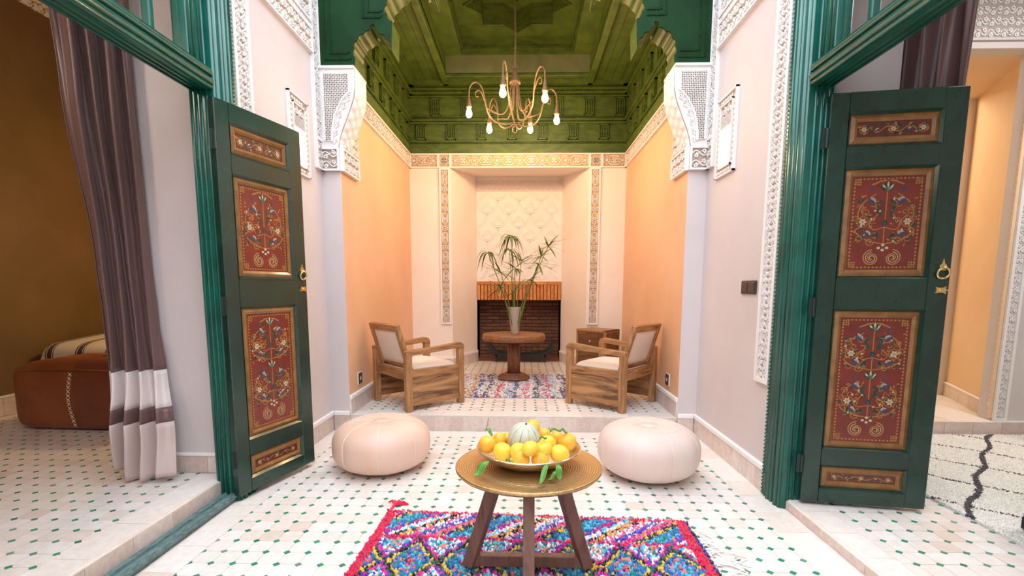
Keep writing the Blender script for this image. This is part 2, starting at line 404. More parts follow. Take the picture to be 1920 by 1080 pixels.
def frieze(M, L, W, style='vine', p=.1, lw=.006, border=.012, back=None, label=None, depth=.018, name=None, parent=None, kindstruct=True):
    b = MB(M).box(.002, L-.002, .002, W-.002, -.009, .003).build(name or trim_name(), back or M_STUCCO_BACK, parent)
    if not parent: struct(b, label)
    r = MB(M)
    if border:
        for (u0, u1, v0, v1) in ((0, L, 0, border), (0, L, W-border, W), (0, border, border, W-border), (L-border, L, border, W-border)):
            r.box(u0, u1, v0, v1, -.01, depth+.004)
        r.build('border', M_STUCCO, b)
    M2 = M @ Matrix.Translation((border, border, 0)); c = MB(M2); l2, w2 = L-2*border, W-2*border
    (carve_vine if style == 'vine' else carve_cart)(c, l2, w2, p, lw, .002, depth)
    c.build('carving', M_STUCCO, b, stuff=True)
    return b

# ================================================================ tiled floors
def octagon(s, k, g): 
    h = s/2-g; c = k
    return [(-h+c, -h), (h-c, -h), (h, -h+c), (h, h-c), (h-c, h), (-h+c, h), (-h, h-c), (-h, -h+c)]
TS = .0968
def rect_clip(poly, x0, x1, y0, y1):
    for ax, lim, sg in ((0, x0, 1), (0, x1, -1), (1, y0, 1), (1, y1, -1)):
        out = []
        for i in range(len(poly)):
            a, b = poly[i-1], poly[i]; da, db = sg*(a[ax]-lim), sg*(b[ax]-lim)
            if da >= 0 or db >= 0:
                if da*db < 0:
                    t = da/(da-db); out.append((a[0]+(b[0]-a[0])*t, a[1]+(b[1]-a[1])*t))
                if db >= 0: out.append(b)
        poly = out
        if len(poly) < 3: return []
    return poly
def tile_field(fl, x0, x1, y0, y1, z, ox, oy, nind=300, skip=None, s=TS, dot=.175):
    g = .0011; th = .005
    oct_ = octagon(s, s*dot, g); hd = s*dot-g*1.3; dia = [(-hd, 0), (0, -hd), (hd, 0), (0, hd)]
    mo = MB().prism(oct_, -th, 0).mesh('tile', M_TILE); md = MB().prism(dia, -th, 0).mesh('green_tile', M_GREEN_TILE)
    octs, dots = [], []
    i0, i1 = math.floor((x0-ox)/s)-1, math.ceil((x1-ox)/s)+1; j0, j1 = math.floor((y0-oy)/s)-1, math.ceil((y1-oy)/s)+1
    for j in range(j0, j1+1):
        for i in range(i0, i1+1):
            octs.append((ox+(i+.5)*s, oy+(j+.5)*s)); dots.append((ox+i*s, oy+j*s))
    rest = {0: MB(), 1: MB()}
    for kind, lst, poly, me in ((0, octs, oct_, mo), (1, dots, dia, md)):
        whole = []; 
        for (cx, cy) in lst:
            h = s/2-g if kind == 0 else hd
            if cx+h < x0 or cx-h > x1 or cy+h < y0 or cy-h > y1: continue
            full = cx-h >= x0-1e-4 and cx+h <= x1+1e-4 and cy-h >= y0-1e-4 and cy+h <= y1+1e-4
            if full: whole.append((cx, cy))
            else:
                q = rect_clip([(cx+a, cy+b) for a, b in poly], x0, x1, y0, y1)
                if len(q) >= 3: rest[kind].prism(q, z-th, z)
        vis = [c for c in whole if inview((c[0], c[1], z)) and not (skip and skip(*c))]
        vis.sort(key=lambda c: c[0]**2+c[1]**2); ind = set(vis[:nind])
        for c in whole:
            dz = random.uniform(-.0006, .0006)
            if c in ind: part('tile' if kind == 0 else 'green_tile', me, fl, (c[0], c[1], z+dz), (random.uniform(-.006, .006), random.uniform(-.006, .006), 0))
            else: rest[kind].prism([(c[0]+a, c[1]+b) for a, b in poly], z-th, z+dz)
    if rest[0].v: rest[0].build('tile_field', M_TILE, fl, stuff=True)
    if rest[1].v: rest[1].build('green_tile_field', M_GREEN_TILE, fl, stuff=True)
def tile_row(parent, M, L, W, tl, th=.006, m=None, name='tile', g=.0012, stagger=0):
    """rectangular tiles in a row on the local xy plane of M"""
    n = max(1, round((L)/tl)); d = L/n
    for i in range(n):
        a = MB(M).box(i*d+g, (i+1)*d-g, g, W-g, -th, random.uniform(-.0008, .0008))
        a.build(name, m or M_TILE, parent)
def slab(name, x0, x1, y0, y1, z, label, th=.1):
    return struct(MB().box(x0, x1, y0, y1, z-th, z-.003).build(name, M_GROUT), label)

fl = slab('floor', XL-.12, XR+.1, -4.0, YF+.02, 0, 'courtyard floor of cream octagon tiles with green dots')
OX, OY = -1.3635, 2.269
under_rug = lambda x, y: -.70 < x < .80 and y < 2.38
tile_field(fl, -1.46, 1.264, 0.4, 3.83, 0, OX, OY, 300, under_rug)
# border tiles
tile_row(fl, frame((-1.46, .4, 0), (0, 1, 0), (-1, 0, 0)), 3.43, .15, .215)
tile_row(fl, frame((1.264, 3.83, 0), (0, -1, 0), (1, 0, 0)), 3.43, .166, .215)
tile_row(fl, frame((-1.61, 3.83, 0), (1, 0, 0), (0, 1, 0)), 3.04, .15, .2)
fln = slab('floor', NL-.05, NR+.05, YF+.03, 7.1, ZN, 'raised alcove floor of cream octagon tiles with green dots', .14)
tile_field(fln, NL+.09, NR-.09, YF+.14, 6.38, ZN, -1.34, 4.2, 120)
tile_field(fln, -.92, .80, 6.38, 7.08, ZN, -1.34, 6.5, 0)
tile_row(fln, frame((NL, YF, ZN), (1, 0, 0), (0, 1, 0)), NR-NL, .14, .19)
tile_row(fln, frame((NL+.09, YF+.14, ZN), (0, 1, 0), (-1, 0, 0)), 2.25, .09, .2)
tile_row(fln, frame((NR, YF+.14, ZN), (0, 1, 0), (-1, 0, 0)), 2.25, .09, .2)
# step riser between courtyard and alcove
rs = struct(MB().box(NL-.15, NR+.15, YF+.003, YF+.04, -.02, ZN-.008).build('trim_riser', M_GROUT), 'tiled step riser below the alcove floor')
rs.name = trim_name()
tile_row(rs, frame((NL, YF, .0), (1, 0, 0), (0, 0, 1)), NR-NL, ZN-.012, .118, .004, M_SKIRT)
# left room floor, raised
fll = slab('floor', -4.4, -1.705, .2, 6.6, ZLEFT, 'raised left room floor of cream octagon tiles with green dots', .13)
tile_field(fll, -4.3, -1.875, .9, 5.5, ZLEFT, -1.99, 2.02, 300)
tile_row(fll, frame((-1.875, .9, ZLEFT), (0, 1, 0), (-1, 0, 0)) @ Matrix.Translation((0, -.165, 0)), 1.78, .16, .30)
rl = struct(MB().box(-1.712, -1.703, .2, 2.70, 0, ZLEFT-.006).build(trim_name(), M_GROUT), 'tiled step riser of the left doorway')
tile_row(rl, frame((-1.70, .3, .0), (0, 1, 0), (0, 0, 1)), 2.4, ZLEFT-.006, .23, .004, M_SKIRT)
flr = slab('floor', 1.455, 6.0, .2, 3.9, ZRIGHT, 'right room floor of cream octagon tiles with green dots', .08)
tile_field(flr, 1.60, 4.6, .9, 3.88, ZRIGHT, 1.66, 2.36, 260, lambda x, y: x > 2.3 and y > 2.2)
tile_row(flr, frame((1.60, .9, ZRIGHT), (0, 1, 0), (-1, 0, 0)), 1.78, .14, .215)
rr_ = struct(MB().box(1.448, 1.458, .2, 2.62, -.01, ZRIGHT-.004).build(trim_name(), M_GROUT), 'low tiled step riser of the right doorway')
tile_row(rr_, frame((1.445, 2.6, .0), (0, -1, 0), (0, 0, 1)), 2.2, ZRIGHT-.004, .3, .004, M_SKIRT)

# ================================================================ walls
OPN = 3.08   # head of the side doorways
def wall(name, boxes, m, label=None):
    b = MB()
    for x in boxes: b.box(*x)
    return struct(b.build(name, m), label)
wall('wall_left', [(-2.12, -1.70, 2.72, 6.6, -.05, TOP), (-1.72, XL, 2.79, YF, -.05, TOP), (-2.12, XL, -4.1, .5, -.05, TOP), (-2.12, XL, .5, 2.79, OPN+.1, TOP)], M_PLASTER, 'pale pink plaster wall left of the courtyard')
wall('wall_right', [(1.54, 1.95, 2.74, 3.9, -.05, TOP), (XR, 1.56, 2.79, YF, -.05, TOP), (XR, 1.95, -4.1, .5, -.05, TOP), (XR, 1.95, .5, 2.79, OPN+.1, TOP)], M_PLASTER, 'pale pink plaster wall right of the courtyard')
wall('wall_front', [(-2.12, 1.95, -4.2, -4.1, -.05, TOP)], M_PLASTER, 'plaster wall behind the viewer')
wall('wall_alcove_left', [(-1.70, NL, YF, YB+.3, -.05, 3.0)], M_OCHRE, 'ochre plaster side wall of the alcove behind the left armchair')
wall('wall_alcove_right', [(NR, 1.56, YF, YB+.3, -.05, 3.0)], M_OCHRE, 'ochre plaster side wall of the alcove behind the right armchair')
# thin pink skin on the two jamb faces that look to the courtyard
wall('wall_jamb_left', [(XL, NL, YF-.004, YF, 0, 2.9)], M_PLASTER, 'narrow plaster jamb left of the alcove')
wall('wall_jamb_right', [(NR, XR, YF-.004, YF, 0, 2.9)], M_PLASTER, 'narrow plaster jamb right of the alcove')
wall('wall_above_arch', [(-1.75, 1.56, YF+.05, YF+.30, 4.3, TOP+.4)], M_PLASTER)
SL, SR, FL_, FR_, YH = -.935, .815, -.675, .535, 7.1     # fireplace bay: splay front and back edges, hearth plane
wall('wall_back', [(NL-.1, SL, YB, YB+.3, 0, 2.72), (SR, NR+.1, YB, YB+.3, 0, 2.72), (NL-.1, NR+.1, YB, YB+.3, 2.715, 2.88)], M_CREAM, 'cream back wall of the alcove')
b = MB()
b.prism([(SL, YB), (FL_, YH), (FL_, YH+.3), (SL-.1, YH+.3), (SL-.1, YB+.2)], 0, 2.8)
b.prism([(SR, YB), (FR_, YH), (FR_, YH+.3), (SR+.1, YH+.3), (SR+.1, YB+.2)], 0, 2.8)
struct(b.build('wall_fireplace_bay', M_CREAM), 'splayed cream cheeks of the fireplace bay')
b = MB(); b.add([(SL, YB+.005, 2.70), (SR, YB+.005, 2.70), (FR_, YH, 2.745), (FL_, YH, 2.745), (SL, YB+.005, 2.9), (SR, YB+.005, 2.9), (FR_, YH, 2.9), (FL_, YH, 2.9)], [(0, 3, 2, 1), (4, 5, 6, 7), (0, 1, 5, 4), (1, 2, 6, 5), (2, 3, 7, 6), (3, 0, 4, 7)])
struct(b.build('ceiling_fireplace_bay', M_CREAM), 'soffit of the fireplace bay')

# ---- fireplace: carved panel, brick lintel, firebox
fb = MB(); fb.box(FL_, FR_, YH, YH+.12, 1.29, 2.75)
pan = struct(fb.build('wall_chimney_breast', M_CREAM), 'white carved plaster panel above the fireplace')
Mp = frame((FL_, YH, 1.30), (1, 0, 0), (0, 0, 1)); PW, PH = FR_-FL_, 1.22
c = MB(Mp); cell = PW/4.0; k = 0
for r in range(-1, 9):
    for q in range(-1, 6):
        ox, oy = q*cell+(cell/2 if r % 2 else 0), r*cell*.62
        for sx in (-1, 1):
            pts = [(ox+sx*cell*.5*math.sin(PI*t/8*.5)*(1), oy+cell*.62*(1-math.cos(PI*t/8*.5))) for t in range(9)]
            pts2 = [(ox+sx*(cell*.5-.02)*math.sin(PI*t/8*.5), oy+.025+cell*.58*(1-math.cos(PI*t/8*.5))) for t in range(9)]
            for P_ in (pts, pts2):
                P_ = [p for p in P_ if .005 < p[0] < PW-.005 and .005 < p[1] < PH-.005]
                if len(P_) > 1: c.ribbon(P_, .008, -.001, .010)
        cx_, cy_ = ox, oy+cell*.42
        if .05 < cx_ < PW-.05 and .06 < cy_ < PH-.07:
            for a in range(8): c.prism(leafpoly(cx_+.012*math.cos(a*PI/4), cy_+.012*math.sin(a*PI/4), .036, .016, a*PI/4, 3), -.001, .009)
            for sx in (-1, 1): c.ribbon(spiral(cx_+sx*.062, cy_-.045, .026, .006, PI/2, sx*1.3, 10), .006, -.001, .009)
c.build('carving', M_STUCCO, pan, stuff=True)
frieze(frame((FL_, YH-.004, 2.55), (1, 0, 0), (0, 0, 1)), PW, .15, 'vine', .12, .007, .008, mat('rose_plaster', (.80, .62, .54), .7), 'rose plaster frieze at the top of the fireplace panel', .012)
lint = struct(MB().box(FL_, FR_, YH+.02, YH+.2, 1.03, 1.29).build('wall_lintel', M_GROUT), 'brick lintel over the fireplace')
lint.data.materials[0] = mat('brick_mortar', (.22, .09, .035), .9)
nb = 24; d = PW/nb
for i in range(nb):
    MB().box(FL_+i*d+.006, FL_+(i+1)*d-.006, YH-.02+random.uniform(-.008, .008), YH+.03, 1.028, 1.242).build('brick', M_BRICK, lint)
for i in range(6):
    d6 = PW/6; MB().box(FL_+i*d6+.003, FL_+(i+1)*d6-.003, YH-.02, YH+.03, 1.247, 1.287).build('brick', M_BRICK, lint)
fbx = MB(); fbx.box(FL_, FR_, YH+.42, YH+.5, 0, 1.1); fbx.box(FL_-.06, FL_, YH, YH+.5, 0, 1.1); fbx.box(FR_, FR_+.06, YH, YH+.5, 0, 1.1); fbx.box(FL_, FR_, YH+.03, YH+.5, 1.06, 1.12); fbx.box(FL_, FR_, YH-.02, YH+.5, .05, ZN-.002)
box_ = struct(fbx.build('wall_firebox', M_SOOT), 'sooty brick firebox of the fireplace')
rows = 17; hh = .90/rows
for r in range(rows):
    n = 6; d = PW/n; off = (r % 2)*d/2
    for i in range(n+1):
        x0, x1 = FL_+i*d-off+.004, FL_+(i+1)*d-off-.004
        x0, x1 = max(x0, FL_+.002), min(x1, FR_-.002)
        if x1-x0 < .02: continue
        MB().box(x0, x1, YH+.405+random.uniform(-.006, .004), YH+.43, ZN+r*hh+.005, ZN+(r+1)*hh-.005).build('brick', M_FIREBRICK, box_)
fbf = struct(MB().box(FL_+.0, FR_, YH-.03, YH+.42, ZN-.02, ZN+.012).build('floor_hearth', mat('hearth_brick', (.22, .085, .045), .8, col2=(.30, .13, .07), nscale=8)), 'brick hearth inside the fireplace')

# ---- alcove friezes
Z0f, Z1f = 2.70, 2.875
stL, stR = (-1.09, -.935), (.815, .97)
for (a, e, wh) in ((NL, stL[0], 'left end'), (stL[1], stR[0], 'long middle'), (stR[1], NR, 'right end')):
    frieze(frame((a, YB-.005, Z0f), (1, 0, 0), (0, 0, 1)), e-a, Z1f-Z0f, 'cart', .295, .009, .016, M_TAN_BACK, wh+' piece of the carved star frieze on the back wall')
for (a, e, wh) in ((*stL, 'left'), (*stR, 'right')):
    frieze(frame((a, YB-.005, Z0f), (1, 0, 0), (0, 0, 1)), e-a, Z1f-Z0f, 'cart', .3, .008, .016, M_TAN_BACK, 'carved star block above the %s vertical strip of the back wall' % wh)
    frieze(frame((e-.010, YB-.005, .725), (0, 0, 1), (-1, 0, 0)), Z0f-.725, e-a-.02, 'cart', .245, .009, .022, M_TAN_BACK, 'vertical carved stucco strip %s of the fireplace bay' % wh)
frieze(frame((NL+.005, YF+.30, Z0f), (0, 1, 0), (0, 0, 1)), YB-YF-.30, Z1f-Z0f, 'cart', .295, .009, .016, M_TAN_BACK, 'carved stucco frieze on the left alcove wall')
frieze(frame((NR-.005, YB, Z0f), (0, -1, 0), (0, 0, 1)), YB-YF-.30, Z1f-Z0f, 'cart', .295, .009, .016, M_TAN_BACK, 'carved stucco frieze on the right alcove wall')

# ---- courtyard friezes and strips
for side in (0, 1):
    x = XL+.004 if side == 0 else XR-.004; nm = ('left', 'right')[side]
    def HF(y0, y1, z):      # horizontal band frame
        return frame((x, y0, z), (0, 1, 0), (0, 0, 1)) if side == 0 else frame((x, y1, z), (0, -1, 0), (0, 0, 1))
    def VF(y0, y1, z):      # vertical band frame
        return frame((x, y1, z), (0, 0, 1), (0, -1, 0)) if side == 0 else frame((x, y0, z), (0, 0, 1), (0, 1, 0))
    frieze(HF(2.8, 3.86, 2.94), 1.06, .17, 'vine', .12, .008, .012, None, 'lower carved stucco band high on the %s courtyard wall' % nm)
    frieze(HF(2.8, 3.86, 3.15), 1.06, .45, 'vine', .30, .010, .02, None, 'upper carved stucco panel high on the %s courtyard wall' % nm)
    dn = MB(HF(2.8, 3.86, 3.11)); dn.box(0, 1.06, 0, .04, -.01, .004)
    do = struct(dn.build(trim_name(), M_STUCCO_BACK), 'toothed stucco moulding on the %s courtyard wall' % nm)
    dm = MB(HF(2.8, 3.86, 3.11))
    for i in range(50): dm.box(i*.0212, i*.0212+.012, .006, .034, 0, .016)
    dm.build('teeth', M_STUCCO, do, stuff=True)
    frieze(VF(3.86, 3.995, 2.34), 2.1, .135, 'vine', .11, .008, .014, None, 'vertical carved stucco band at the alcove corner of the %s wall' % nm)
    frieze(VF(2.815, 2.985, .645), 3.4, .17, 'vine', .13, .0095, .026, None, 'tall carved stucco strip beside the %s door frame' % nm, .014)

# ---- skirting
def skirting(name, M, L, label, h=.13, tl=.105, cap=.035, m=None):
    """M: u along the wall, v up, n out of the wall"""
    o = struct(MB(M).box(0, L, 0, h, -.01, .008).build(name, M_GROUT), label)
    MB(M).box(0, L, h, h+cap, -.01, .02).build('cap', M_TRIM, o, bevel=.006)
    tile_row(o, M @ Matrix.Translation((0, 0, .014)), L, h, tl, .008, m or M_SKIRT)
    return o
skirting('baseboard_left', frame((XL, 2.80, 0), (0, 1, 0), (0, 0, 1)), YF-2.80, 'tiled skirting of the left courtyard wall')
skirting('baseboard_right', frame((XR, YF, 0), (0, -1, 0), (0, 0, 1)), YF-2.80, 'tiled skirting of the right courtyard wall')
skirting('baseboard_jamb_left', frame((XL+.02, YF-.004, 0), (1, 0, 0), (0, 0, 1)), NL-XL-.02, 'tiled skirting of the left alcove jamb')
skirting('baseboard_jamb_right', frame((NR, YF-.004, 0), (1, 0, 0), (0, 0, 1)), XR-NR-.02, 'tiled skirting of the right alcove jamb')
skirting('baseboard_alcove_left', frame((NL, YF, ZN), (0, 1, 0), (0, 0, 1)), YB-YF, 'tiled skirting of the left alcove wall')
skirting('baseboard_alcove_right', frame((NR, YB, ZN), (0, -1, 0), (0, 0, 1)), YB-YF, 'tiled skirting of the right alcove wall')
skirting('baseboard_back', frame((NL, YB, ZN), (1, 0, 0), (0, 0, 1)), SL-NL+.015, 'tiled skirting left of the fireplace')
skirting('baseboard_back', frame((SR-.015, YB, ZN), (1, 0, 0), (0, 0, 1)), NR-SR+.015, 'tiled skirting right of the fireplace')
dv = Vector((FL_-SL, YH-YB, 0)); skirting('baseboard_bay', frame((SL, YB, ZN), dv, (0, 0, 1)), dv.length, 'tiled skirting of the left fireplace cheek')
dv2 = Vector((SR-FR_, YB-YH, 0)); skirting('baseboard_bay', frame((FR_, YH, ZN), dv2, (0, 0, 1)), dv2.length, 'tiled skirting of the right fireplace cheek')
skirting('baseboard_reveal', frame((-2.12, 2.72, ZLEFT), (1, 0, 0), (0, 0, 1)), .42, 'tiled skirting of the left doorway reveal', .10, .14, .02)

# ================================================================ alcove ceiling (green coffered wood)
ZC0, ZC1 = 2.875, 3.73
cv = MB()
cv.box(NL-.12, NR+.12, YB, YB+.12, ZC0, 4.5); cv.box(NL-.12, NL, YF+.27, YB, ZC0, 4.5); cv.box(NR, NR+.12, YF+.27, YB, ZC0, 4.5)
TX0, TX1, TY0, TY1 = -.95, .77, 4.60, 6.18          # raised tray
cv.box(NL, TX0, YF+.25, YB, ZC1, ZC1+.05); cv.box(TX1, NR, YF+.25, YB, ZC1, ZC1+.05); cv.box(TX0, TX1, TY1, YB, ZC1, ZC1+.05); cv.box(TX0, TX1, YF+.25, TY0, ZC1, ZC1+.05)
ceil_ = struct(cv.build('ceiling', M_GREEN_WOOD), 'carved green painted coffered wooden ceiling of the alcove')
def cove(M, L, off):
    p = MB(M); p.box(0, L, 0, .095, -.01, .030); p.box(0, L, .095, .115, -.01, .018); p.build('cove_fascia', M_GREEN_WOOD, ceil_)
    m = MB(M)
    for z, h, dpt in ((.135, .012, .034), (.352, .022, .030), (.382, .020, .050), (.41, .014, .026), (.43, .008, .036), (.668, .016, .030), (.70, .022, .055), (.745, .03, .036), (.80, .055, .075)):
        m.box(0, L, z, z+h, -.01, dpt)
    m.build('moulding', M_GREEN_WOOD, ceil_)
    dn = MB(M)
    for zz, dd in ((.118, .034), (.398, .052), (.725, .050)):
        for i in range(int(L/.022)): dn.box(i*.022+.004, i*.022+.014, zz, zz+.012, -.005, dd)
    dn.build('bead_rows', M_GREEN_WOOD, ceil_, stuff=True)
    for z0, z1, o2 in ((.165, .345, 0), (.445, .66, .19)):
        n = int(L/.38)+1
        for i in range(n):
            u = .16+i*.38+o2*off
            if u+.07 > L: continue
            g = MB(M)
            for (a, b_, c_, d_) in ((u-.06, u+.06, z0, z0+.012), (u-.06, u+.06, z1-.012, z1), (u-.06, u-.048, z0, z1), (u+.048, u+.06, z0, z1)): g.box(a, b_, c_, d_, -.005, .030)
            for q in range(3): g.box(u-.036+q*.03, u-.024+q*.03, z0+.03, z1-.03, -.005, .026); g.box(u-.030+q*.03-.011, u-.030+q*.03+.011, (z0+z1)/2-.012, (z0+z1)/2+.012, -.005, .032)
            g.build('grille', M_GREEN_WOOD, ceil_)
cove(frame((NL, YB, ZC0), (1, 0, 0), (0, 0, 1)), NR-NL, 1)
cove(frame((NL, YF+.27, ZC0), (0, 1, 0), (0, 0, 1)), YB-YF-.27, 1)
cove(frame((NR, YB, ZC0), (0, -1, 0), (0, 0, 1)), YB-YF-.27, 1)
# beams at the tray edge, plank seams on the flat border
for x0 in (TX0-.06, TX1-.01):
    MB().box(x0, x0+.07, YF+.27, YB-.02, ZC1-.055, ZC1+.01).build('beam', M_GREEN_WOOD, ceil_, bevel=.008)
MB().box(TX0, TX1, TY1-.01, TY1+.05, ZC1-.03, ZC1+.01).build('beam', M_GREEN_WOOD, ceil_, bevel=.008)
for i in range(4):
    for x0 in (NL+.02+i*.112, TX1+.065+i*.112):
        MB().box(x0, x0+.105, YF+.28, YB-.04, ZC1-.008, ZC1+.01).build('plank', M_GREEN_WOOD, ceil_)
# tray sides, ledge, star plate
t = MB()
t.box(TX0-.03, TX0, TY0, TY1, ZC1+.012, 3.96); t.box(TX1, TX1+.03, TY0, TY1, ZC1+.012, 3.96); t.box(TX0, TX1, TY0-.03, TY0, ZC1+.012, 3.96)
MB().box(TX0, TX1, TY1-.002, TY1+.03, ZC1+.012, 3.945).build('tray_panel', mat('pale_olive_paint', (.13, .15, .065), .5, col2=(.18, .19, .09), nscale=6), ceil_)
t.build('tray_side', M_GREEN_WOOD, ceil_)
SCX, SCY, HS = -.09, 5.50, .66
t = MB()
t.box(TX0, SCX-HS, TY0, TY1, 3.94, 3.98); t.box(SCX+HS, TX1, TY0, TY1, 3.94, 3.98); t.box(SCX-HS, SCX+HS, SCY+HS, TY1, 3.94, 3.98); t.box(SCX-HS, SCX+HS, TY0, SCY-HS, 3.94, 3.98)
t.box(SCX-HS-.03, SCX-HS, SCY-HS, SCY+HS, 3.981, 4.14); t.box(SCX+HS, SCX+HS+.03, SCY-HS, SCY+HS, 3.981, 4.14); t.box(SCX-HS, SCX+HS, SCY+HS, SCY+HS+.03, 3.981, 4.14); t.box(SCX-HS, SCX+HS, SCY-HS-.03, SCY-HS, 3.981, 4.14)
t.build('tray_ledge', M_GREEN_WOOD, ceil_)
dn = MB()
for i in range(50):
    a = -HS+.02+i*.026
    if a > HS-.02: break
    dn.box(SCX+a, SCX+a+.013, SCY+HS-.015, SCY+HS, 4.0, 4.03)
    for sx in (-1, 1): dn.box(SCX+sx*HS-(.015 if sx > 0 else 0), SCX+sx*HS+(.015 if sx < 0 else 0), SCY+a, SCY+a+.013, 4.0, 4.03)
dn.build('bead_rows', M_GREEN_WOOD, ceil_, stuff=True)
def star_pts(R, sub=4):
    v = [(R*(1 if q % 2 == 0 else .765)*math.cos(q*PI/8), R*(1 if q % 2 == 0 else .765)*math.sin(q*PI/8)) for q in range(16)]; out = []
    for i in range(16):
        a, c_ = v[i], v[(i+1) % 16]
        for k in range(sub): out.append((a[0]+(c_[0]-a[0])*k/sub, a[1]+(c_[1]-a[1])*k/sub))
    return out
def star_level(R, H, z0, z1, mtl):
    s_ = star_pts(R); n = len(s_); m = MB(); vs = []; 
    for (x, y) in s_:
        a = math.atan2(y, x); k = H/max(abs(math.cos(a)), abs(math.sin(a))); vs.append((SCX+k*math.cos(a), SCY+k*math.sin(a), z0))
    vs += [(SCX+x, SCY+y, z0) for x, y in s_]+[(SCX+x, SCY+y, z1) for x, y in s_]
    fs = []
    for i in range(n): j = (i+1) % n; fs += [(i, n+i, n+j, j), (n+i, 2*n+i, 2*n+j, n+j)]
    m.add(vs, fs); m.build('star_coffer', mtl, ceil_)
star_level(.55, HS, 4.14, 4.36, M_GREEN_WOOD)
star_level(.36, .60, 4.36, 4.52, M_GREEN_WOOD)
MB().box(SCX-.7, SCX+.7, SCY-.7, SCY+.7, 4.52, 4.56).build('coffer_lid', M_GREEN_WOOD, ceil_)
m = MB(); m.tube([(SCX+x*1.02, SCY+y*1.02, 4.135) for x, y in star_pts(.55, 1)], .012, 6, True); m.build('star_moulding', M_GREEN_WOOD, ceil_)
struct(MB().box(-1.75, 1.57, YF+.05, 7.6, 4.58, 4.66).build('ceiling_roof', M_PLASTER), 'roof slab over the alcove')

# ================================================================ green lobed arch board
def serr(pts, k, amp, n):
    """sample a spline and add n little scallops of depth amp"""
    c_ = catmull([(x, z, 0) for x, z in pts], 10); L = len(c_)-1; out = []
    for i, p in enumerate(c_):
        a = c_[max(i-1, 0)]; b_ = c_[min(i+1, L)]; d_ = (b_-a).normalized(); nr = Vector((d_.y, -d_.x, 0))
        s_ = abs(math.sin(PI*n*i/L)); q = p+nr*(-amp*(s_**.7)+amp*.5)*k; out.append((q.x, q.y))
    return out
lobe1 = [(-1.322, 2.965), (-1.318, 3.05), (-1.27, 3.12), (-1.20, 3.16), (-1.168, 3.20), (-1.14, 3.15), (-1.08, 3.11), (-1.035, 3.05)]
lobe2 = [(-1.028, 3.22), (-1.075, 3.30), (-1.03, 3.40), (-.93, 3.48), (-.86, 3.56), (-.82, 3.50), (-.74, 3.47), (-.70, 3.42)]
lobe3 = [(-.69, 3.56), (-.72, 3.64), (-.62, 3.74), (-.48, 3.80), (-.36, 3.82), (-.30, 3.76)]
half = [(-1.322, 2.885)]+serr(lobe1, 1, .015, 9)+[(-1.032, 3.02)]+serr(lobe2, 1, .015, 10)+[(-.694, 3.40)]+serr(lobe3, 1, .015, 8)+[(-.29, 3.72), (-.29, 3.84), (-.22, 3.92), (-.09, 4.0)]
arch = struct(MB(frame((0, YF-.012, 0), (1, 0, 0), (0, 0, 1))).prism([(-1.60, 2.885)]+half+[(-.09, 4.6), (-1.60, 4.6)], -.24, 0).build(trim_name(), M_GREEN_ARCH), 'dark green carved wooden arch board with lobed edge')
MB(frame((0, YF-.012, 0), (1, 0, 0), (0, 0, 1))).prism([(mx(x), z) for x, z in [(-1.60, 2.885)]+half+[(-.09, 4.6), (-1.60, 4.6)]], -.24, 0).build('arch_half', M_GREEN_ARCH, arch)
for f_ in (lambda x: x, mx):
    m = MB()
    for k_ in range(len(half)-1):
        (x0, z0), (x1, z1) = half[k_], half[k_+1]
        m.add([(f_(x0), YF+.0, z0-.001), (f_(x1), YF+.0, z1-.001), (f_(x1), YF+.225, z1-.001), (f_(x0), YF+.225, z0-.001)], [(0, 1, 2, 3)])
    m.build('arch_lining', M_GREEN_WOOD, arch, solid=.004)
def rope(M, p0, p1, r=.009, pitch=.02):
    m = MB(M); a, b_ = Vector((*p0, 0)), Vector((*p1, 0)); L = (b_-a).length; d_ = (b_-a)/L; n_ = Vector((-d_.y, d_.x, 0)); k_ = int(L/pitch)
    for i in range(k_):
        c_ = a+d_*(i+.5)*pitch
        q = [c_-d_*pitch*.9-n_*r, c_-d_*pitch*.1-n_*r, c_+d_*pitch*.9+n_*r, c_+d_*pitch*.1+n_*r]
        m.prism([(v.x, v.y) for v in q], 0, r*.9)
    return m
Ma = frame((0, YF-.012, 0), (1, 0, 0), (0, 0, 1))
for f_ in (lambda x: x, mx):
    for x_, z0, z1 in ((-1.545, 2.95, 4.3), (-1.50, 2.995, 4.3), (-1.24, 3.25, 4.3), (-1.20, 3.29, 4.3)):
        rope(Ma, (f_(x_), z0), (f_(x_), z1), .008).build('rope_moulding', M_GREEN_ARCH, arch, stuff=True)
    for z_, x0, x1 in ((2.95, -1.545, -1.335), (2.995, -1.50, -1.345), (3.25, -1.24, -1.09), (3.29, -1.20, -1.09)):
        rope(Ma, (f_(x0), z_), (f_(x1), z_), .008).build('rope_moulding', M_GREEN_ARCH, arch, stuff=True)
# body of wall above, closing the alcove front

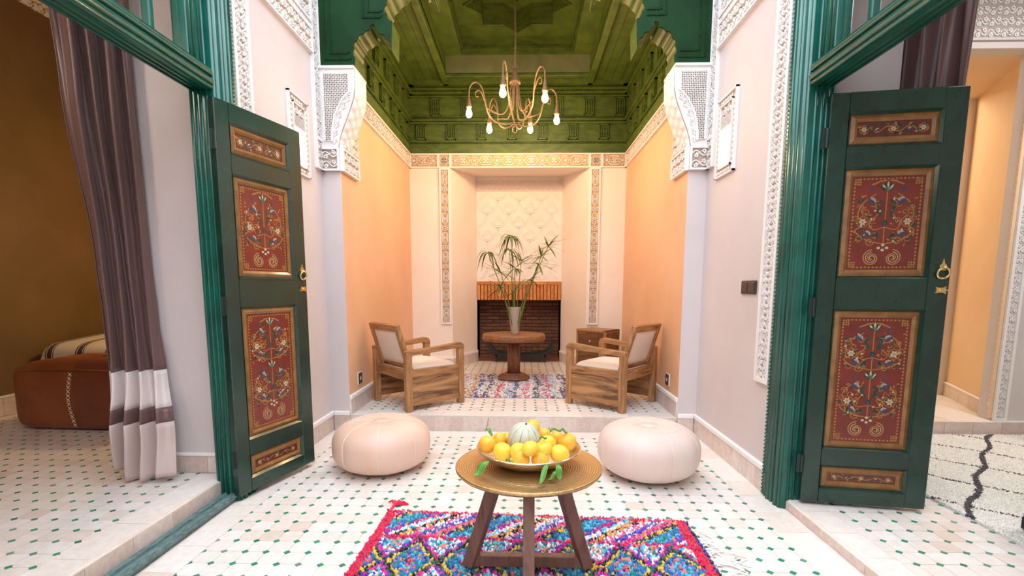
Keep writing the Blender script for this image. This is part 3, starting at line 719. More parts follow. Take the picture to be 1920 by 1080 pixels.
# ================================================================ stucco corbels
for side in (0, 1):
    f_ = (lambda x: x) if side == 0 else mx
    y0 = YF-.035
    prof = [(-1.605, 2.885), (-1.320, 2.885), (-1.320, 2.74), (-1.336, 2.65), (-1.366, 2.57), (-1.399, 2.49), (-1.43, 2.42), (-1.452, 2.35), (-1.466, 2.29), (-1.605, 2.29)]
    Mc = frame((0, y0, 0), (1, 0, 0), (0, 0, 1))
    cb = struct(MB(Mc).prism([(f_(x), z) for x, z in prof], -.30, 0).build(trim_name(), M_STUCCO), 'white carved stucco corbel under the %s end of the green arch' % ('left', 'right')[side])
    # lattice panel (recessed dark ground with diagonal net), curved lower right edge
    lp = [(-1.565, 2.835), (-1.36, 2.835), (-1.36, 2.70), (-1.42, 2.64), (-1.475, 2.54), (-1.50, 2.44), (-1.51, 2.34), (-1.565, 2.34)]
    MB(Mc).prism([(f_(x), z) for x, z in lp], .0005, .0015).build('lattice_ground', M_LATTICE_BACK, cb)
    net = MB(Mc); st = .027
    def inside(x, z):
        r_ = False; n = len(lp)
        for i in range(n):
            (xa, za), (xb, zb) = lp[i], lp[i-1]
            if (za > z) != (zb > z) and x < (xb-xa)*(z-za)/(zb-za)+xa: r_ = not r_
        return r_
    for sg in (1, -1):
        for k_ in range(-60, 140):
            c0 = k_*st; seg = []
            for i in range(0, 121):
                z = 2.335+i*.0042; x = -1.57+sg*(z-2.335)+c0-.6
                if inside(x, z): seg.append((f_(x), z))
                elif len(seg) > 1: net.ribbon([seg[0], seg[-1]], .0078, .001, .010); seg = []
                else: seg = []
            if len(seg) > 1: net.ribbon([seg[0], seg[-1]], .0078, .001, .010)
    net.build('lattice', M_STUCCO, cb, stuff=True)
    bd = MB(Mc)
    bd.ribbon([(f_(x), z) for x, z in lp], .012, 0, .012, True); bd.box(min(f_(-1.605), f_(-1.315)), max(f_(-1.605), f_(-1.315)), 2.872, 2.89, -.30, .015)
    # spandrel scrolls between the net and the muqarnas edge
    arc = [(-1.352, 2.705), (-1.41, 2.65), (-1.465, 2.55), (-1.492, 2.44), (-1.50, 2.33)]
    bd.ribbon([(f_(x), z) for x, z in [(p.x, p.y) for p in catmull([(x, z, 0) for x, z in arc], 5)]], .010, 0, .014)
    for (cx_, cz_, r_) in ((-1.365, 2.655, .024), (-1.40, 2.60, .026), (-1.435, 2.535, .024), (-1.455, 2.465, .02), (-1.47, 2.40, .018), (-1.475, 2.345, .014)):
        bd.ribbon([(f_(x), z) for x, z in spiral(cx_, cz_, r_, .005, 1.0, 1.5, 14)], .006, 0, .010)
        bd.prism([(f_(x), z) for x, z in leafpoly(cx_-.02, cz_-.03, .03, .014, .9, 3)], 0, .009)
    bd.build('scrolls', M_STUCCO, cb)
    # muqarnas: scalloped cups under the bracket
    curve = [(-1.318, 2.872), (-1.318, 2.74), (-1.332, 2.65), (-1.362, 2.57), (-1.395, 2.49), (-1.425, 2.42), (-1.448, 2.35), (-1.462, 2.28)]
    cc = catmull([(x, z, 0) for x, z in curve], 5); L_ = len(cc)
    for r_ in range(3):
        cups = MB()
        def surf(u, v, r_=r_):
            i = v*(L_-1); p = cc[int(round(i))]; ya = y0+.015+r_*.085; fr = u
            bul = .016*abs(math.sin(PI*7*v+r_*PI/2))*max(0, math.sin(PI*u))**.6+.006*math.sin(PI*u)
            nx, nz = .85, -.5; front = 0
            return (f_(p.x+nx*bul-front), ya+u*.085, p.y+nz*bul*(0 if v < .12 else 1))
        cups.grid(surf, 7, L_)
        vb = len(cups.v)
        cups.build('muqarnas', M_STUCCO, cb, smooth=True)
    # lower carved collar wrapping wall, jamb and alcove side
    zc0, zc1 = 2.115, 2.29
    xa, xb = sorted((f_(XL), f_(NL)))
    frieze(frame((xa, YF-.02, zc0), (1, 0, 0), (0, 0, 1)), xb-xa, zc1-zc0, 'vine', .15, .008, .014, None, name='collar', parent=cb)
    if side == 0:
        frieze(frame((XL+.006, YF-.14, zc0), (0, 1, 0), (0, 0, 1)), .13, zc1-zc0+.05, 'vine', .13, .007, .012, None, name='collar', parent=cb)
        frieze(frame((NL+.012, YF-.02, zc0), (0, 1, 0), (0, 0, 1)), .38, zc1-zc0, 'vine', .12, .008, .014, None, name='collar', parent=cb)
        frieze(frame((NL+.012, YF-.0, zc1), (0, 1, 0), (0, 0, 1)), .36, .36, 'vine', .14, .010, .0, None, name='collar', parent=cb)
    else:
        frieze(frame((XR-.006, YF-.01, zc0), (0, -1, 0), (0, 0, 1)), .13, zc1-zc0+.05, 'vine', .13, .007, .012, None, name='collar', parent=cb)
        frieze(frame((NR-.012, YF+.36, zc0), (0, -1, 0), (0, 0, 1)), .38, zc1-zc0, 'vine', .12, .008, .014, None, name='collar', parent=cb)
        frieze(frame((NR-.012, YF+.36, zc1), (0, -1, 0), (0, 0, 1)), .36, .36, 'vine', .14, .010, .0, None, name='collar', parent=cb)

# ================================================================ pierced stucco windows on the side walls
def fret_window(name, M, L, H, label):
    wn = struct(MB(M).box(.002, L-.002, .002, H-.002, -.009, .004).build(name, M_STUCCO), label)
    bw = .055
    fr = MB(M)
    for (a, b_, c_, d_) in ((0, L, 0, .012), (0, L, H-.012, H), (0, .012, 0, H), (L-.012, L, 0, H), (bw, L-bw, bw, bw+.01), (bw, L-bw, H-bw-.01, H-bw), (bw, bw+.01, bw, H-bw), (L-bw-.01, L-bw, bw, H-bw)):
        fr.box(a, b_, c_, d_, -.01, .018)
    fr.build('frame', M_STUCCO, wn)
    cvb = MB(M)
    MB(M).box(.012, L-.012, .012, H-.012, .0, .0052).build('ground', M_STUCCO_BACK, wn)
    for i in range(int((H-.03)/.036)):
        for u in (.033, L-.033): cvb.prism(ell(u, .03+i*.036, .012, .012, 0, 6), 0, .012)
    for i in range(int((L-.1)/.036)):
        for v in (.033, H-.033): cvb.prism(ell(.06+i*.036, v, .012, .012, 0, 6), 0, .012)
    zt = bw+(H-2*bw)*.62
    MB(M).box(bw+.012, L-bw-.012, bw+.012, zt, .005, .008).build('pane', M_GLOW, wn)
    n = 9; wi = L-2*bw-.02
    for sg in (1, -1):
        for k_ in range(-14, 24):
            a0 = bw+.01+k_*wi/n; pts = []
            for i in range(31):
                z = zt+(H-bw-.012-zt)*i/30*.62; u = a0+sg*(z-zt)
                if bw+.01 <= u <= L-bw-.01: pts.append((u, z))
            if len(pts) > 1: cvb.ribbon([pts[0], pts[-1]], .008, .002, .014)
    for sx in (-1, 1): cvb.ribbon(spiral(L/2+sx*wi*.24, H-bw-.055, .035, .006, PI/2, sx*1.4, 12), .008, 0, .014)
    cvb.build('fretwork', M_STUCCO, wn, stuff=True)
fret_window('window_1', frame((XL+.003, 3.44, 2.0), (0, 1, 0), (0, 0, 1)), .30, .53, 'white pierced stucco window on the left courtyard wall')
fret_window('window_2', frame((XR-.003, 3.80, 2.0), (0, -1, 0), (0, 0, 1)), .32, .55, 'white pierced stucco window with bright pane on the right courtyard wall')

# ================================================================ green door frames with transom lights
def door_frame(side):
    s_ = 1 if side == 0 else -1; x0 = XL if side == 0 else XR
    X = lambda d: x0+s_*d                    # d > 0 into the courtyard
    def bx(m, d0, d1, y0, y1, z0, z1):
        a, b_ = sorted((X(d0), X(d1))); m.box(a, b_, y0, y1, z0, z1)
    zb = 0.0 if side == 0 else .0
    o = MB(); bx(o, -.11, .015, 2.60, 2.80, zb, OPN+.12)
    fo = struct(o.build(trim_name(), M_GREEN), 'green painted door frame of the %s doorway' % ('left', 'right')[side])
    rb = MB()
    for y, r, d in ((2.615, .012, .012), (2.645, .020, .012), (2.69, .014, .016), (2.725, .024, .010), (2.762, .010, .016)):
        rb.tube([(X(d), y, zb), (X(d), y, OPN+.12)], r, 8)
    for d in (-.10, -.075, -.05, -.02): rb.tube([(X(d), 2.602, zb), (X(d), 2.602, OPN+.1)], .009, 6)
    rb.build('post_moulding', M_GREEN, fo, smooth=True)
    bd = MB(); k_ = int((OPN)/.022)
    for i in range(k_):
        z = zb+i*.022
        bd.add([(X(.012), 2.778, z), (X(.026), 2.784, z+.006), (X(.026), 2.796, z+.018), (X(.012), 2.802, z+.022), (X(.026), 2.778, z+.012), (X(.026), 2.802, z+.014)], [(0, 1, 4), (1, 2, 4), (1, 5, 2), (2, 3, 5), (0, 4, 2), (1, 3, 5)])
    bd.build('rope_bead', M_BEAD, fo, stuff=True)
    tr = MB(); bx(tr, -.11, .005, .5, 2.605, 2.20, 2.295); tr.build('transom', M_GREEN, fo, bevel=.006)
    tm = MB()
    for z, r, d in ((2.21, .014, .006), (2.24, .020, .006), (2.275, .012, .012), (2.29, .016, .004)): tm.tube([(X(d), .52, z), (X(d), 2.60, z)], r, 8)
    for d in (-.03, -.06, -.09): tm.tube([(X(d), .52, 2.20), (X(d), 2.60, 2.20)], .008, 6)
    tm.build('transom_moulding', M_GREEN, fo, smooth=True)
    ss = MB(); bx(ss, -.10, -.02, 2.49, 2.605, 2.29, OPN+.1); bx(ss, -.10, -.02, .5, 2.605, OPN, OPN+.12); ss.build('sash', M_GREEN, fo, bevel=.008)
    sm = MB()
    for y in (2.50, 2.53, 2.575): sm.tube([(X(-.02), y, 2.29), (X(-.02), y, OPN)], .009, 6)
    sm.build('sash_moulding', M_GREEN, fo, smooth=True)
    ys = [2.49-.2125*i for i in range(10)]
    for i in range(1, 9):
        mu = MB(); bx(mu, -.075, -.035, ys[i]-.014, ys[i]+.014, 2.29, OPN); mu.build('muntin', M_GREEN, fo, bevel=.006)
    for i in range(9):
        pn = MB(); bx(pn, -.056, -.052, ys[i+1]+.012, ys[i]-.012, 2.292, OPN-.002); pn.build('pane', M_GLASS, fo)
    nr = MB(); bx(nr, -.11, .015, .44, .62, zb, OPN+.12); nr.build('post', M_GREEN, fo)
    pm_ = MB()
    for y, r in ((.455, .012), (.50, .022), (.545, .014), (.585, .020)): pm_.tube([(X(.012), y, zb), (X(.012), y, OPN+.12)], r, 8)
    pm_.build('post_moulding', M_GREEN, fo, smooth=True)
    return fo
door_frame(0); door_frame(1)
# painted sill of the left doorway
sl = MB(); sl.box(XL-.09, XL-.012, .55, 2.62, .0, .035); sl.tube([(XL-.022, .55, .028), (XL-.022, 2.62, .028)], .022, 8); sl.tube([(XL-.065, .55, .032), (XL-.065, 2.62, .032)], .018, 8)
struct(sl.build(trim_name(), M_SILL), 'worn dark green wooden sill along the left doorway step')

# ================================================================ painted door leaves
def ornament(par, px, pz, pw, ph, tiers, depth):
    G, C_, B_, N_ = MB(frame((px, depth, pz), (1, 0, 0), (0, 0, 1))), MB(frame((px, depth, pz), (1, 0, 0), (0, 0, 1))), MB(frame((px, depth, pz), (1, 0, 0), (0, 0, 1))), MB(frame((px, depth, pz), (1, 0, 0), (0, 0, 1)))
    H0, H1 = -.0005, .0008
    def rib(m, p, wd, h=0, cl=False): m.ribbon(p, wd, H0, H1+h, cl)
    cx = pw/2
    def rosette(x, z, r):
        rib(G, ell(x, z, r*1.45, r*1.45, 0, 14), .0028, 0, True)
        for q in range(6): C_.prism(ell(x+r*.62*math.cos(q*PI/3), z+r*.62*math.sin(q*PI/3), r*.40, r*.26, q*PI/3, 7), H0, H1+.0006)
        G.prism(ell(x, z, r*.25, r*.25, 0, 6), H0, H1+.001)
    def tulip(x, z, r, sx):
        B_.prism(ell(x, z, r, r*.72, sx*.6, 9), H0, H1+.0004)
        for q in (-.35, .1, .5): rib(C_, ell(x, z, r*.8, r*(.2+abs(q)), sx*.6, 6, .3, PI-.3), .0022, .0008)
        N_.prism(leafpoly(x-sx*r*1.2, z-r*.9, r*1.6, r*.7, 2.4 if sx > 0 else .7, 4), H0, H1+.0003)
    if ph < .3*pw+.06:      # narrow panel: running vine
        rib(G, [(pw*(.06+.88*i/30), ph/2+ph*.18*math.sin(i/30*6*PI)) for i in range(31)], .004)
        for i, u in enumerate((.10, .28, .5, .72, .90)):
            if i % 2 == 0: rosette(pw*u, ph/2, ph*.19)
            else: tulip(pw*u, ph*.46, ph*.15, 1)
        for i in range(34):
            u = .06+.88*i/33; (N_ if i % 3 else G).prism(leafpoly(pw*u, ph*(.5+.22*(-1)**i), ph*.28, ph*.13, random.uniform(0, 6), 4), H0, H1+.0002)
    else:
        base = ph*.04; sp = pw*.13
        for sx in (-1, 1):
            rib(G, spiral(cx+sx*sp*1.12, base+sp*.95, sp, sp*.15, PI/2, -sx*1.6, 26), .0055)
            rib(C_, spiral(cx+sx*sp*1.12, base+sp*.95, sp*.72, sp*.1, PI/2, -sx*1.4, 20), .0026, .0004)
        for q, (dx, dz) in enumerate(((0, 2.5), (-.45, 2.15), (.45, 2.15), (0, 1.9))): C_.prism(ell(cx+dx*sp, base+dz*sp, sp*.20, sp*.16, 0, 6), H0, H1+.0004)
        z0 = base+sp*2.3; hgt = (ph*.955-z0)/tiers
        for t_ in range(tiers):
            zb = z0+t_*hgt; Wd = pw*.43
            rib(G, [(cx, zb), (cx, zb+hgt*.92)], .004)
            for sx in (-1, 1):
                rib(G, [(p.x, p.y) for p in catmull([(cx, zb+hgt*.04, 0), (cx+sx*Wd*.55, zb+hgt*.10, 0), (cx+sx*Wd*.95, zb+hgt*.24, 0), (cx+sx*Wd*.75, zb+hgt*.33, 0), (cx+sx*Wd*.9, zb+hgt*.50, 0), (cx+sx*Wd*.72, zb+hgt*.68, 0), (cx+sx*Wd*.35, zb+hgt*.80, 0)], 5)], .0042)
                rib(G, [(p.x, p.y) for p in catmull([(cx, zb+hgt*.30, 0), (cx+sx*Wd*.35, zb+hgt*.26, 0), (cx+sx*Wd*.5, zb+hgt*.36, 0), (cx+sx*Wd*.3, zb+hgt*.46, 0), (cx+sx*Wd*.2, zb+hgt*.58, 0), (cx+sx*Wd*.5, zb+hgt*.62, 0)], 5)], .0034)
                rib(G, spiral(cx+sx*Wd*.45, zb+hgt*.08, Wd*.16, Wd*.03, 0, sx*1.3, 12), .0034)
                rib(G, spiral(cx+sx*Wd*.82, zb+hgt*.60, Wd*.13, Wd*.03, PI, sx*1.3, 12), .0030)
                rosette(cx+sx*Wd*.72, zb+hgt*.38, Wd*.13)
                tulip(cx+sx*Wd*.55, zb+hgt*.20, Wd*.14, sx)
                tulip(cx+sx*Wd*.48, zb+hgt*.70, Wd*.15, sx)
                B_.prism(ell(cx+sx*Wd*.5, zb+hgt*.86, Wd*.05, Wd*.09, -sx*.5, 7), H0, H1+.0004)
                for (du, dv_, an, L_) in ((.12, .46, 1.0, .26), (.10, .34, 2.2, .2), (.15, .56, .6, .22), (.9, .14, 3.6, .2), (.2, .12, 1.3, .22), (1.0, .30, 1.9, .16)):
                    N_.prism(leafpoly(cx+sx*Wd*du, zb+hgt*dv_, Wd*L_, Wd*L_*.42, an if sx > 0 else PI-an, 4), H0, H1+.0003)
                for (du, dv_, rr_2) in ((.30, .16, .10), (.62, .52, .11), (.25, .66, .09), (.95, .44, .09), (.40, .40, .10), (.78, .12, .10)):
                    rib(G, spiral(cx+sx*Wd*du, zb+hgt*dv_, Wd*rr_2*1.3, Wd*.02, random.uniform(0, 6), sx*1.2, 10), .0028)
                for q in range(5):
                    C_.prism(ell(cx+sx*Wd*random.uniform(.15, .95), zb+hgt*random.uniform(.06, .78), Wd*.045, Wd*.03, random.uniform(0, 3), 6), H0, H1+.0004)
                for q in range(8): N_.prism(leafpoly(cx+sx*Wd*random.uniform(.1, .95), zb+hgt*random.uniform(.05, .8), Wd*.17, Wd*.07, random.uniform(0, 6.28), 4), H0, H1+.0001)
                for q in range(20):
                    an = random.uniform(0, 6.28); G.prism(leafpoly(cx+sx*Wd*random.uniform(.2, 1), zb+hgt*random.uniform(.05, .8), Wd*.13, Wd*.05, an, 3), H0, H1+.0002)
            for q in range(-3, 4): (N_ if q % 2 else C_).prism(leafpoly(cx, zb+hgt*.84, Wd*.34*(1-.06*abs(q)), Wd*.085, PI/2+q*.33, 4), H0, H1+.0005)
            B_.prism(ell(cx, zb+hgt*.33, Wd*.06, Wd*.06, 0, 7), H0, H1+.0006)
        for sx in (-1, 1): rib(G, [(cx+sx*pw*a, ph*.955-.012*b_) for a, b_ in ((.02, 0), (.10, .2), (.16, 1), (.22, 1.6))], .006)
        # dotted border, corner knots
        n = int(ph/.017)
        for i in range(2, n-1):
            for u in (.013, pw-.013): G.prism(ell(u, i*ph/n, .0045, .0055, 0, 6), H0, H1)
        n = int(pw/.017)
        for i in range(2, n-1):
            for v in (.012, ph-.012): G.prism(ell(i*pw/n, v, .0055, .004, 0, 6), H0, H1)
        for u in (.026, pw-.026):
            for v in (.026, ph-.026):
                for q in range(3):
                    rib(G, [(u-.016, v-.011+q*.011), (u+.016, v-.011+q*.011)], .0032, .0004); rib(G, [(u-.011+q*.011, v-.016), (u-.011+q*.011, v+.016)], .0032, .0004)
    for m, mm, nm in ((G, P_GOLD, 'gold_painting'), (C_, P_CREAM, 'cream_painting'), (B_, P_BLUE, 'blue_painting'), (N_, P_GREEN, 'green_painting')):
        if m.v: m.build(nm, mm, par)
def door_leaf(name, loc, rz, w_, h_, label):
    e = struct(empty(name, loc, rz), label)
    sl_, sr_ = .145*w_, .165*w_; T = .042
    fr = [(.045, .122), (.169, .430), (.503, .858), (.901, .964)]
    MB().cbox(0, sl_, 0, T, 0, h_, .004).build('stile', M_GREEN_DOOR, e); MB().cbox(w_-sr_, w_, 0, T, 0, h_, .004).build('stile', M_GREEN_DOOR, e)
    edges = [0]+[v for p in fr for v in p]+[1]
    for i in range(0, len(edges), 2):
        MB().box(sl_, w_-sr_, .0008, T, h_*(1-edges[i+1]), h_*(1-edges[i])).build('rail', M_GREEN_DOOR, e)
    pw = w_-sl_-sr_
    for i, (a, b_) in enumerate(fr):
        z0, z1 = h_*(1-b_), h_*(1-a); ph = z1-z0
        pn = MB().box(sl_, w_-sr_, .016, .030, z0, z1).build('panel', M_DKRED if ph < .3 else M_RED, e)
        # bevelled dark moulding, gilt frame, thin inner bead
        def ring(i0, i1, y0, y1, m, nm):
            r_ = MB(); A = [(sl_+i0, z0+i0), (w_-sr_-i0, z0+i0), (w_-sr_-i0, z1-i0), (sl_+i0, z1-i0)]; Bq = [(sl_+i1, z0+i1), (w_-sr_-i1, z0+i1), (w_-sr_-i1, z1-i1), (sl_+i1, z1-i1)]
            vs = [(x, y0, z) for x, z in A]+[(x, y1, z) for x, z in Bq]+[(x, .03, z) for x, z in A]+[(x, .03, z) for x, z in Bq]
            fs = [(q, (q+1) % 4, 4+(q+1) % 4, 4+q) for q in range(4)]+[(4+q, 4+(q+1) % 4, 12+(q+1) % 4, 12+q) for q in range(4)]+[(q, 8+q, 8+(q+1) % 4, (q+1) % 4) for q in range(4)]
            r_.add(vs, fs); r_.build(nm, m, pn)
        ring(0, .012, -.003, .010, M_GREEN_DOOR, 'moulding')
        ring(.010, .030, .013, .004, M_GOLD, 'gilt_frame')
        ring(.030, .044, .004, .0125, M_GOLD, 'gilt_frame')
        it = .044
        ornament(pn, sl_+it, z0+it, pw-2*it, ph-2*it, 1 if i < 2 else 2, .0158)
    for zf in (.10, .50, .90):
        hg = MB(); hg.tube([(-.006, .004, h_*zf-.045), (-.006, .004, h_*zf+.045)], .008, 8); hg.box(-.03, .035, .005, .008, h_*zf-.05, h_*zf+.05); hg.build('hinge', M_IRON, e)
    xk = w_*.935; zk = h_*(1-.405)
    hp = MB(frame((xk, -.001, zk), (1, 0, 0), (0, 0, 1)))
    hp.prism([(-.013, -.012), (.013, -.012), (.016, .012), (.006, .022), (0, .048), (-.006, .022), (-.016, .012)], -.001, .005)
    k_ = hp.build('handle', M_BRASS, e)
    MB().tube([(xk+.026*math.cos(a), -.012-.006*math.sin(a), zk-.026+.026*math.sin(a)) for a in [2*PI*i/18 for i in range(18)]], .0052, 7, True).build('ring', M_BRASS, k_, smooth=True)
    MB().lathe([(.001, 0), (.008, .002), (.010, .008), (.006, .013), (.001, .015)], 10).build('knob', M_BRASS, k_, loc=(xk, -.014, zk-.006))
    zl = h_*(1-.457); lk = MB(frame((xk, -.001, zl), (1, 0, 0), (0, 0, 1)))
    lk.prism([(-.024, -.016), (-.01, -.012), (.008, -.012), (.024, -.020), (.020, -.006), (.034, 0), (.020, .006), (.024, .020), (.008, .012), (-.01, .012), (-.024, .016), (-.018, 0)], -.001, .006)
    lk.prism(ell(.004, 0, .009, .009, 0, 10), .004, .012); lk.build('lock_plate', M_BRASS, e)
    return e
door_leaf('door_1', (-1.580, 2.575, .035), math.radians(73.5), .612, 2.125, 'dark green door leaf with painted red panels, opened beside the left pink pouf')
door_leaf('door_2', (1.492, 2.545, .068), math.radians(-8.5), .592, 2.075, 'dark green door leaf with painted red panels, opened into the right room')

# ================================================================ left room
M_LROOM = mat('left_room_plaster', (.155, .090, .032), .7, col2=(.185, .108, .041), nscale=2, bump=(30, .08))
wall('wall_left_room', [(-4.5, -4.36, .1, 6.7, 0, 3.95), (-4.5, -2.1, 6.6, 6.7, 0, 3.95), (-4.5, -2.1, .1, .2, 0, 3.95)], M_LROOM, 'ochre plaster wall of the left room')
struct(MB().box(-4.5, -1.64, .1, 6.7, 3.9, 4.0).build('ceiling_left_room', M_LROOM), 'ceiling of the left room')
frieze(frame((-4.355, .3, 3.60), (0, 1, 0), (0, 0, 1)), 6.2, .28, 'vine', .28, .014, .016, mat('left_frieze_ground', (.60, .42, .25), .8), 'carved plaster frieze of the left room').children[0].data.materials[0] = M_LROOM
skirting('baseboard_left_room', frame((-4.36, 2.6, ZLEFT), (0, 1, 0), (0, 0, 1)), 3.9, 'tiled skirting of the left room', .15, .16, .02)

def surface_split(fn, ts, nu, nv):
    """fn(u, t): slices of a sheet between consecutive t values"""
    out = []
    for (a, b_) in zip(ts[:-1], ts[1:]):
        m = MB(); k = max(3, int(nv*abs(b_-a))+2); m.grid(lambda u, v: fn(u, a+(b_-a)*v), nu, k); out.append(m)
    return out
def lerp_sections(secs, z):
    secs = sorted(secs, key=lambda q: q[0])
    for (za, A), (zb, B_) in zip(secs[:-1], secs[1:]):
        if za <= z <= zb:
            t = (z-za)/(zb-za); t = t*t*(3-2*t); return [a+(b_-a)*t for a, b_ in zip(A, B_)]
    return secs[0][1] if z < secs[0][0] else secs[-1][1]
def curtain(label, secs, ztop, zbot, bands, folds, mirror=None):
    """secs: z -> [x0, y0, x1, y1, amplitude]; bands: list of (z, material)"""
    e = empty('curtain', (0, 0, 0)); zs = [ztop]+[b_[0] for b_ in bands]
    def fn(u, z):
        x0, y0, x1, y1, am = lerp_sections(secs, z)
        d = Vector((x1-x0, y1-y0, 0)); nrm = Vector((-d.y, d.x, 0)).normalized()
        w1 = math.sin(u*folds*2*PI+.6*math.sin(z*1.1))+.35*math.sin(u*folds*4.3*PI+z*.8)
        q = Vector((x0, y0, 0))+d*(u+.02*math.sin(u*13+z*2))+nrm*am*w1*(1-.7*u**5)
        zz = z
        if z < zbot+.25: zz = z+.03*math.sin(u*9)*(1-(z-zbot)/.25)*(1 if u < .8 else .2)+.03*(1-(z-zbot)/.25)
        return (q.x, q.y, max(zz, zbot))
    for m, (zb, mtl) in zip(surface_split(fn, zs, 90, 30), bands):
        nm = 'panel' if mtl == M_CURTAIN else 'band'
        m.build(nm, mtl, e, smooth=True, solid=.004)
    tag(e, label, 'curtain'); return e
secsL = [(2.9, [-2.27, 2.44, -2.055, 2.688, .046]), (2.2, [-2.27, 2.48, -2.055, 2.688, .044]), (1.35, [-2.26, 2.55, -2.055, 2.688, .036]), (1.0, [-2.26, 2.56, -2.045, 2.685, .036]), (.72, [-2.27, 2.57, -2.01, 2.66, .042]), (.40, [-2.30, 2.58, -1.955, 2.60, .055]), (.12, [-2.32, 2.66, -1.935, 2.55, .065])]
curtain('brown satin curtain with ivory bands gathered in the left doorway', secsL, 2.9, ZLEFT+.004, [(.74, M_CURTAIN), (.535, M_CURTAIN_W), (.455, M_CURTAIN), (ZLEFT+.004, M_CURTAIN_H)], 4.2)
secsR = [(2.95, [2.12, 2.50, 2.03, 2.88, .045]), (.06, [2.12, 2.62, 2.03, 2.86, .045])]
curtain('dark brown satin curtain hanging behind the right door leaf', secsR, 2.95, ZRIGHT+.004, [(.74, M_CURTAIN), (.535, M_CURTAIN_W), (.455, M_CURTAIN), (ZRIGHT+.004, M_CURTAIN_H)], 4.0)

# brown leather box pouf
def superq(w_, d_, h_, e1=.22, e2=.25, bulge=.0):
    m = MB(); nu, nv = 64, 28
    def sp(v, p): return math.copysign(abs(v)**p, v)
    def fn(u, v):
        a = 2*PI*u; b_ = -PI/2+PI*v
        return (w_/2*sp(math.cos(b_), e1)*sp(math.cos(a), e2), d_/2*sp(math.cos(b_), e1)*sp(math.sin(a), e2), h_/2+h_/2*sp(math.sin(b_), e1)+bulge*math.cos(a*0)*max(0, math.sin(b_))**6*(1-abs(math.cos(a))*.2))
    m.grid(fn, nu, nv, True); return m
lp_ = empty('leather_pouf', (-3.33, 3.74, ZLEFT+.002), math.radians(-2))
body = superq(1.04, .52, .49, .26, .22, .05).build('body', M_BROWN_LEATHER, lp_, smooth=True)
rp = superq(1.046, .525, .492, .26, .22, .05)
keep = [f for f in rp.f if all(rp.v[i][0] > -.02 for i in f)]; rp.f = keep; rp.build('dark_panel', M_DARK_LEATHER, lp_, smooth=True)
sm = MB(); sm.tube([(x, -.255, .455+.012*math.sin((x+.45)/.9*PI)) for x in [-.43+.86*i/24 for i in range(25)]], .005, 6); sm.build('piping', M_BROWN_LEATHER, lp_)
st = MB()
for i in range(13):
    z = .05+i*.032; x = -.02-.035*math.sin(PI*(i+.5)/13)+.02; y = -.268+.004*abs(i-6)/6-.001
    for sg in (-1, 1): st.tube([(x-.012, y, z-sg*.012), (x+.012, y, z+sg*.012)], .0026, 5)
st.build('cross_stitching', M_STITCH, lp_)
tag(lp_, 'brown leather box pouf with white cross stitching in the left room', 'pouf')
# bed with striped blanket
bd = empty('bed', (-3.40, 4.95, ZLEFT))
MB().box(-.86, .86, -.72, 1.2, 0, .26).build('base', mat('bed_base', (.30, .2, .12), .8), bd)
def bedfn(u, v):
    x = -.90+1.8*u; s_ = min(1, v*1.0)
    if v < .3: y = -.78; z = .05+v/.3*.42
    elif v < .4: t = (v-.3)/.1*PI/2; y = -.78+.10*(1-math.cos(t)); z = .47+.10*math.sin(t)
    else: y = -.68+(v-.4)/.6*1.8; z = .57+.05*math.sin((v-.4)/.6*PI)+.04*u
    ed = min(1, u/.05); z = z*(.35+.65*math.sqrt(max(0, 1-(1-ed)**2))) if v >= .3 else z*(.9+.1*ed)
    return (x, y, z)
mbed = MB(); mbed.grid(bedfn, 60, 40)
def blanket_mat():
    m, t, n, l, b = nt('striped_wool'); b.inputs['Roughness'].default_value = .95; setin(b, 'Sheen Weight', .3)
    tc = n.new('ShaderNodeTexCoord'); sx = n.new('ShaderNodeSeparateXYZ'); l.new(tc.outputs['Object'], sx.inputs[0])
    a = n.new('ShaderNodeMath'); a.operation = 'MULTIPLY_ADD'; a.inputs[1].default_value = 1/.27; a.inputs[2].default_value = 10.32; f = n.new('ShaderNodeMath'); f.operation = 'FRACT'
    l.new(sx.outputs[0], a.inputs[0]); l.new(a.outputs[0], f.inputs[0])
    W, K = (.75, .66, .50), (.055, .02, .022)
    r = ramp(n, [(0, W), (.30, K), (.34, W), (.37, K), (.52, W), (.55, K), (.58, W)]); r.color_ramp.interpolation = 'CONSTANT'; l.new(f.outputs[0], r.inputs[0]); l.new(r.outputs[0], b.inputs['Base Color']); return m
M_BLANKET = blanket_mat()
mbed.build('striped_blanket', M_BLANKET, bd, smooth=True, solid=.01)
tag(bd, 'bed under a cream wool blanket with dark stripes in the left room', 'bed')

# ================================================================ right room
M_RROOM = mat('right_room_plaster', (.62, .56, .52), .7, col2=(.66, .60, .56), nscale=2)
M_ROCHRE = mat('right_ochre', (.74, .50, .30), .7, col2=(.78, .55, .34), nscale=2)
YR = 3.90; HR = 2.95
wall('wall_right_room', [(3.74, 6.0, YR, YR+.12, 0, 3.6), (1.9, 2.75, YR, YR+.12, 0, 3.6), (2.75, 3.74, YR, YR+.12, HR, 3.6), (5.9, 6.0, .1, YR, 0, 3.6), (1.9, 6.0, .1, .2, 0, 3.6)], M_RROOM, 'grey plaster far wall of the right room')
struct(MB().box(1.44, 6.0, .1, 7.2, 3.55, 3.65).build('ceiling_right_room', M_RROOM), 'ceiling of the right room')
frieze(frame((1.96, YR-.004, HR+.05), (1, 0, 0), (0, 0, 1)), 3.9, .55, 'vine', .34, .014, .016, mat('grey_frieze_ground', (.46, .40, .35), .85), 'grey carved plaster frieze over the right room doorway', .010).children[0].data.materials[0] = M_RROOM
frieze(frame((3.845, YR-.004, .16), (0, 0, 1), (-1, 0, 0)), HR-.1, .105, 'vine', .12, .010, .022, M_RROOM, 'white carved strip beside the right room doorway', .010)
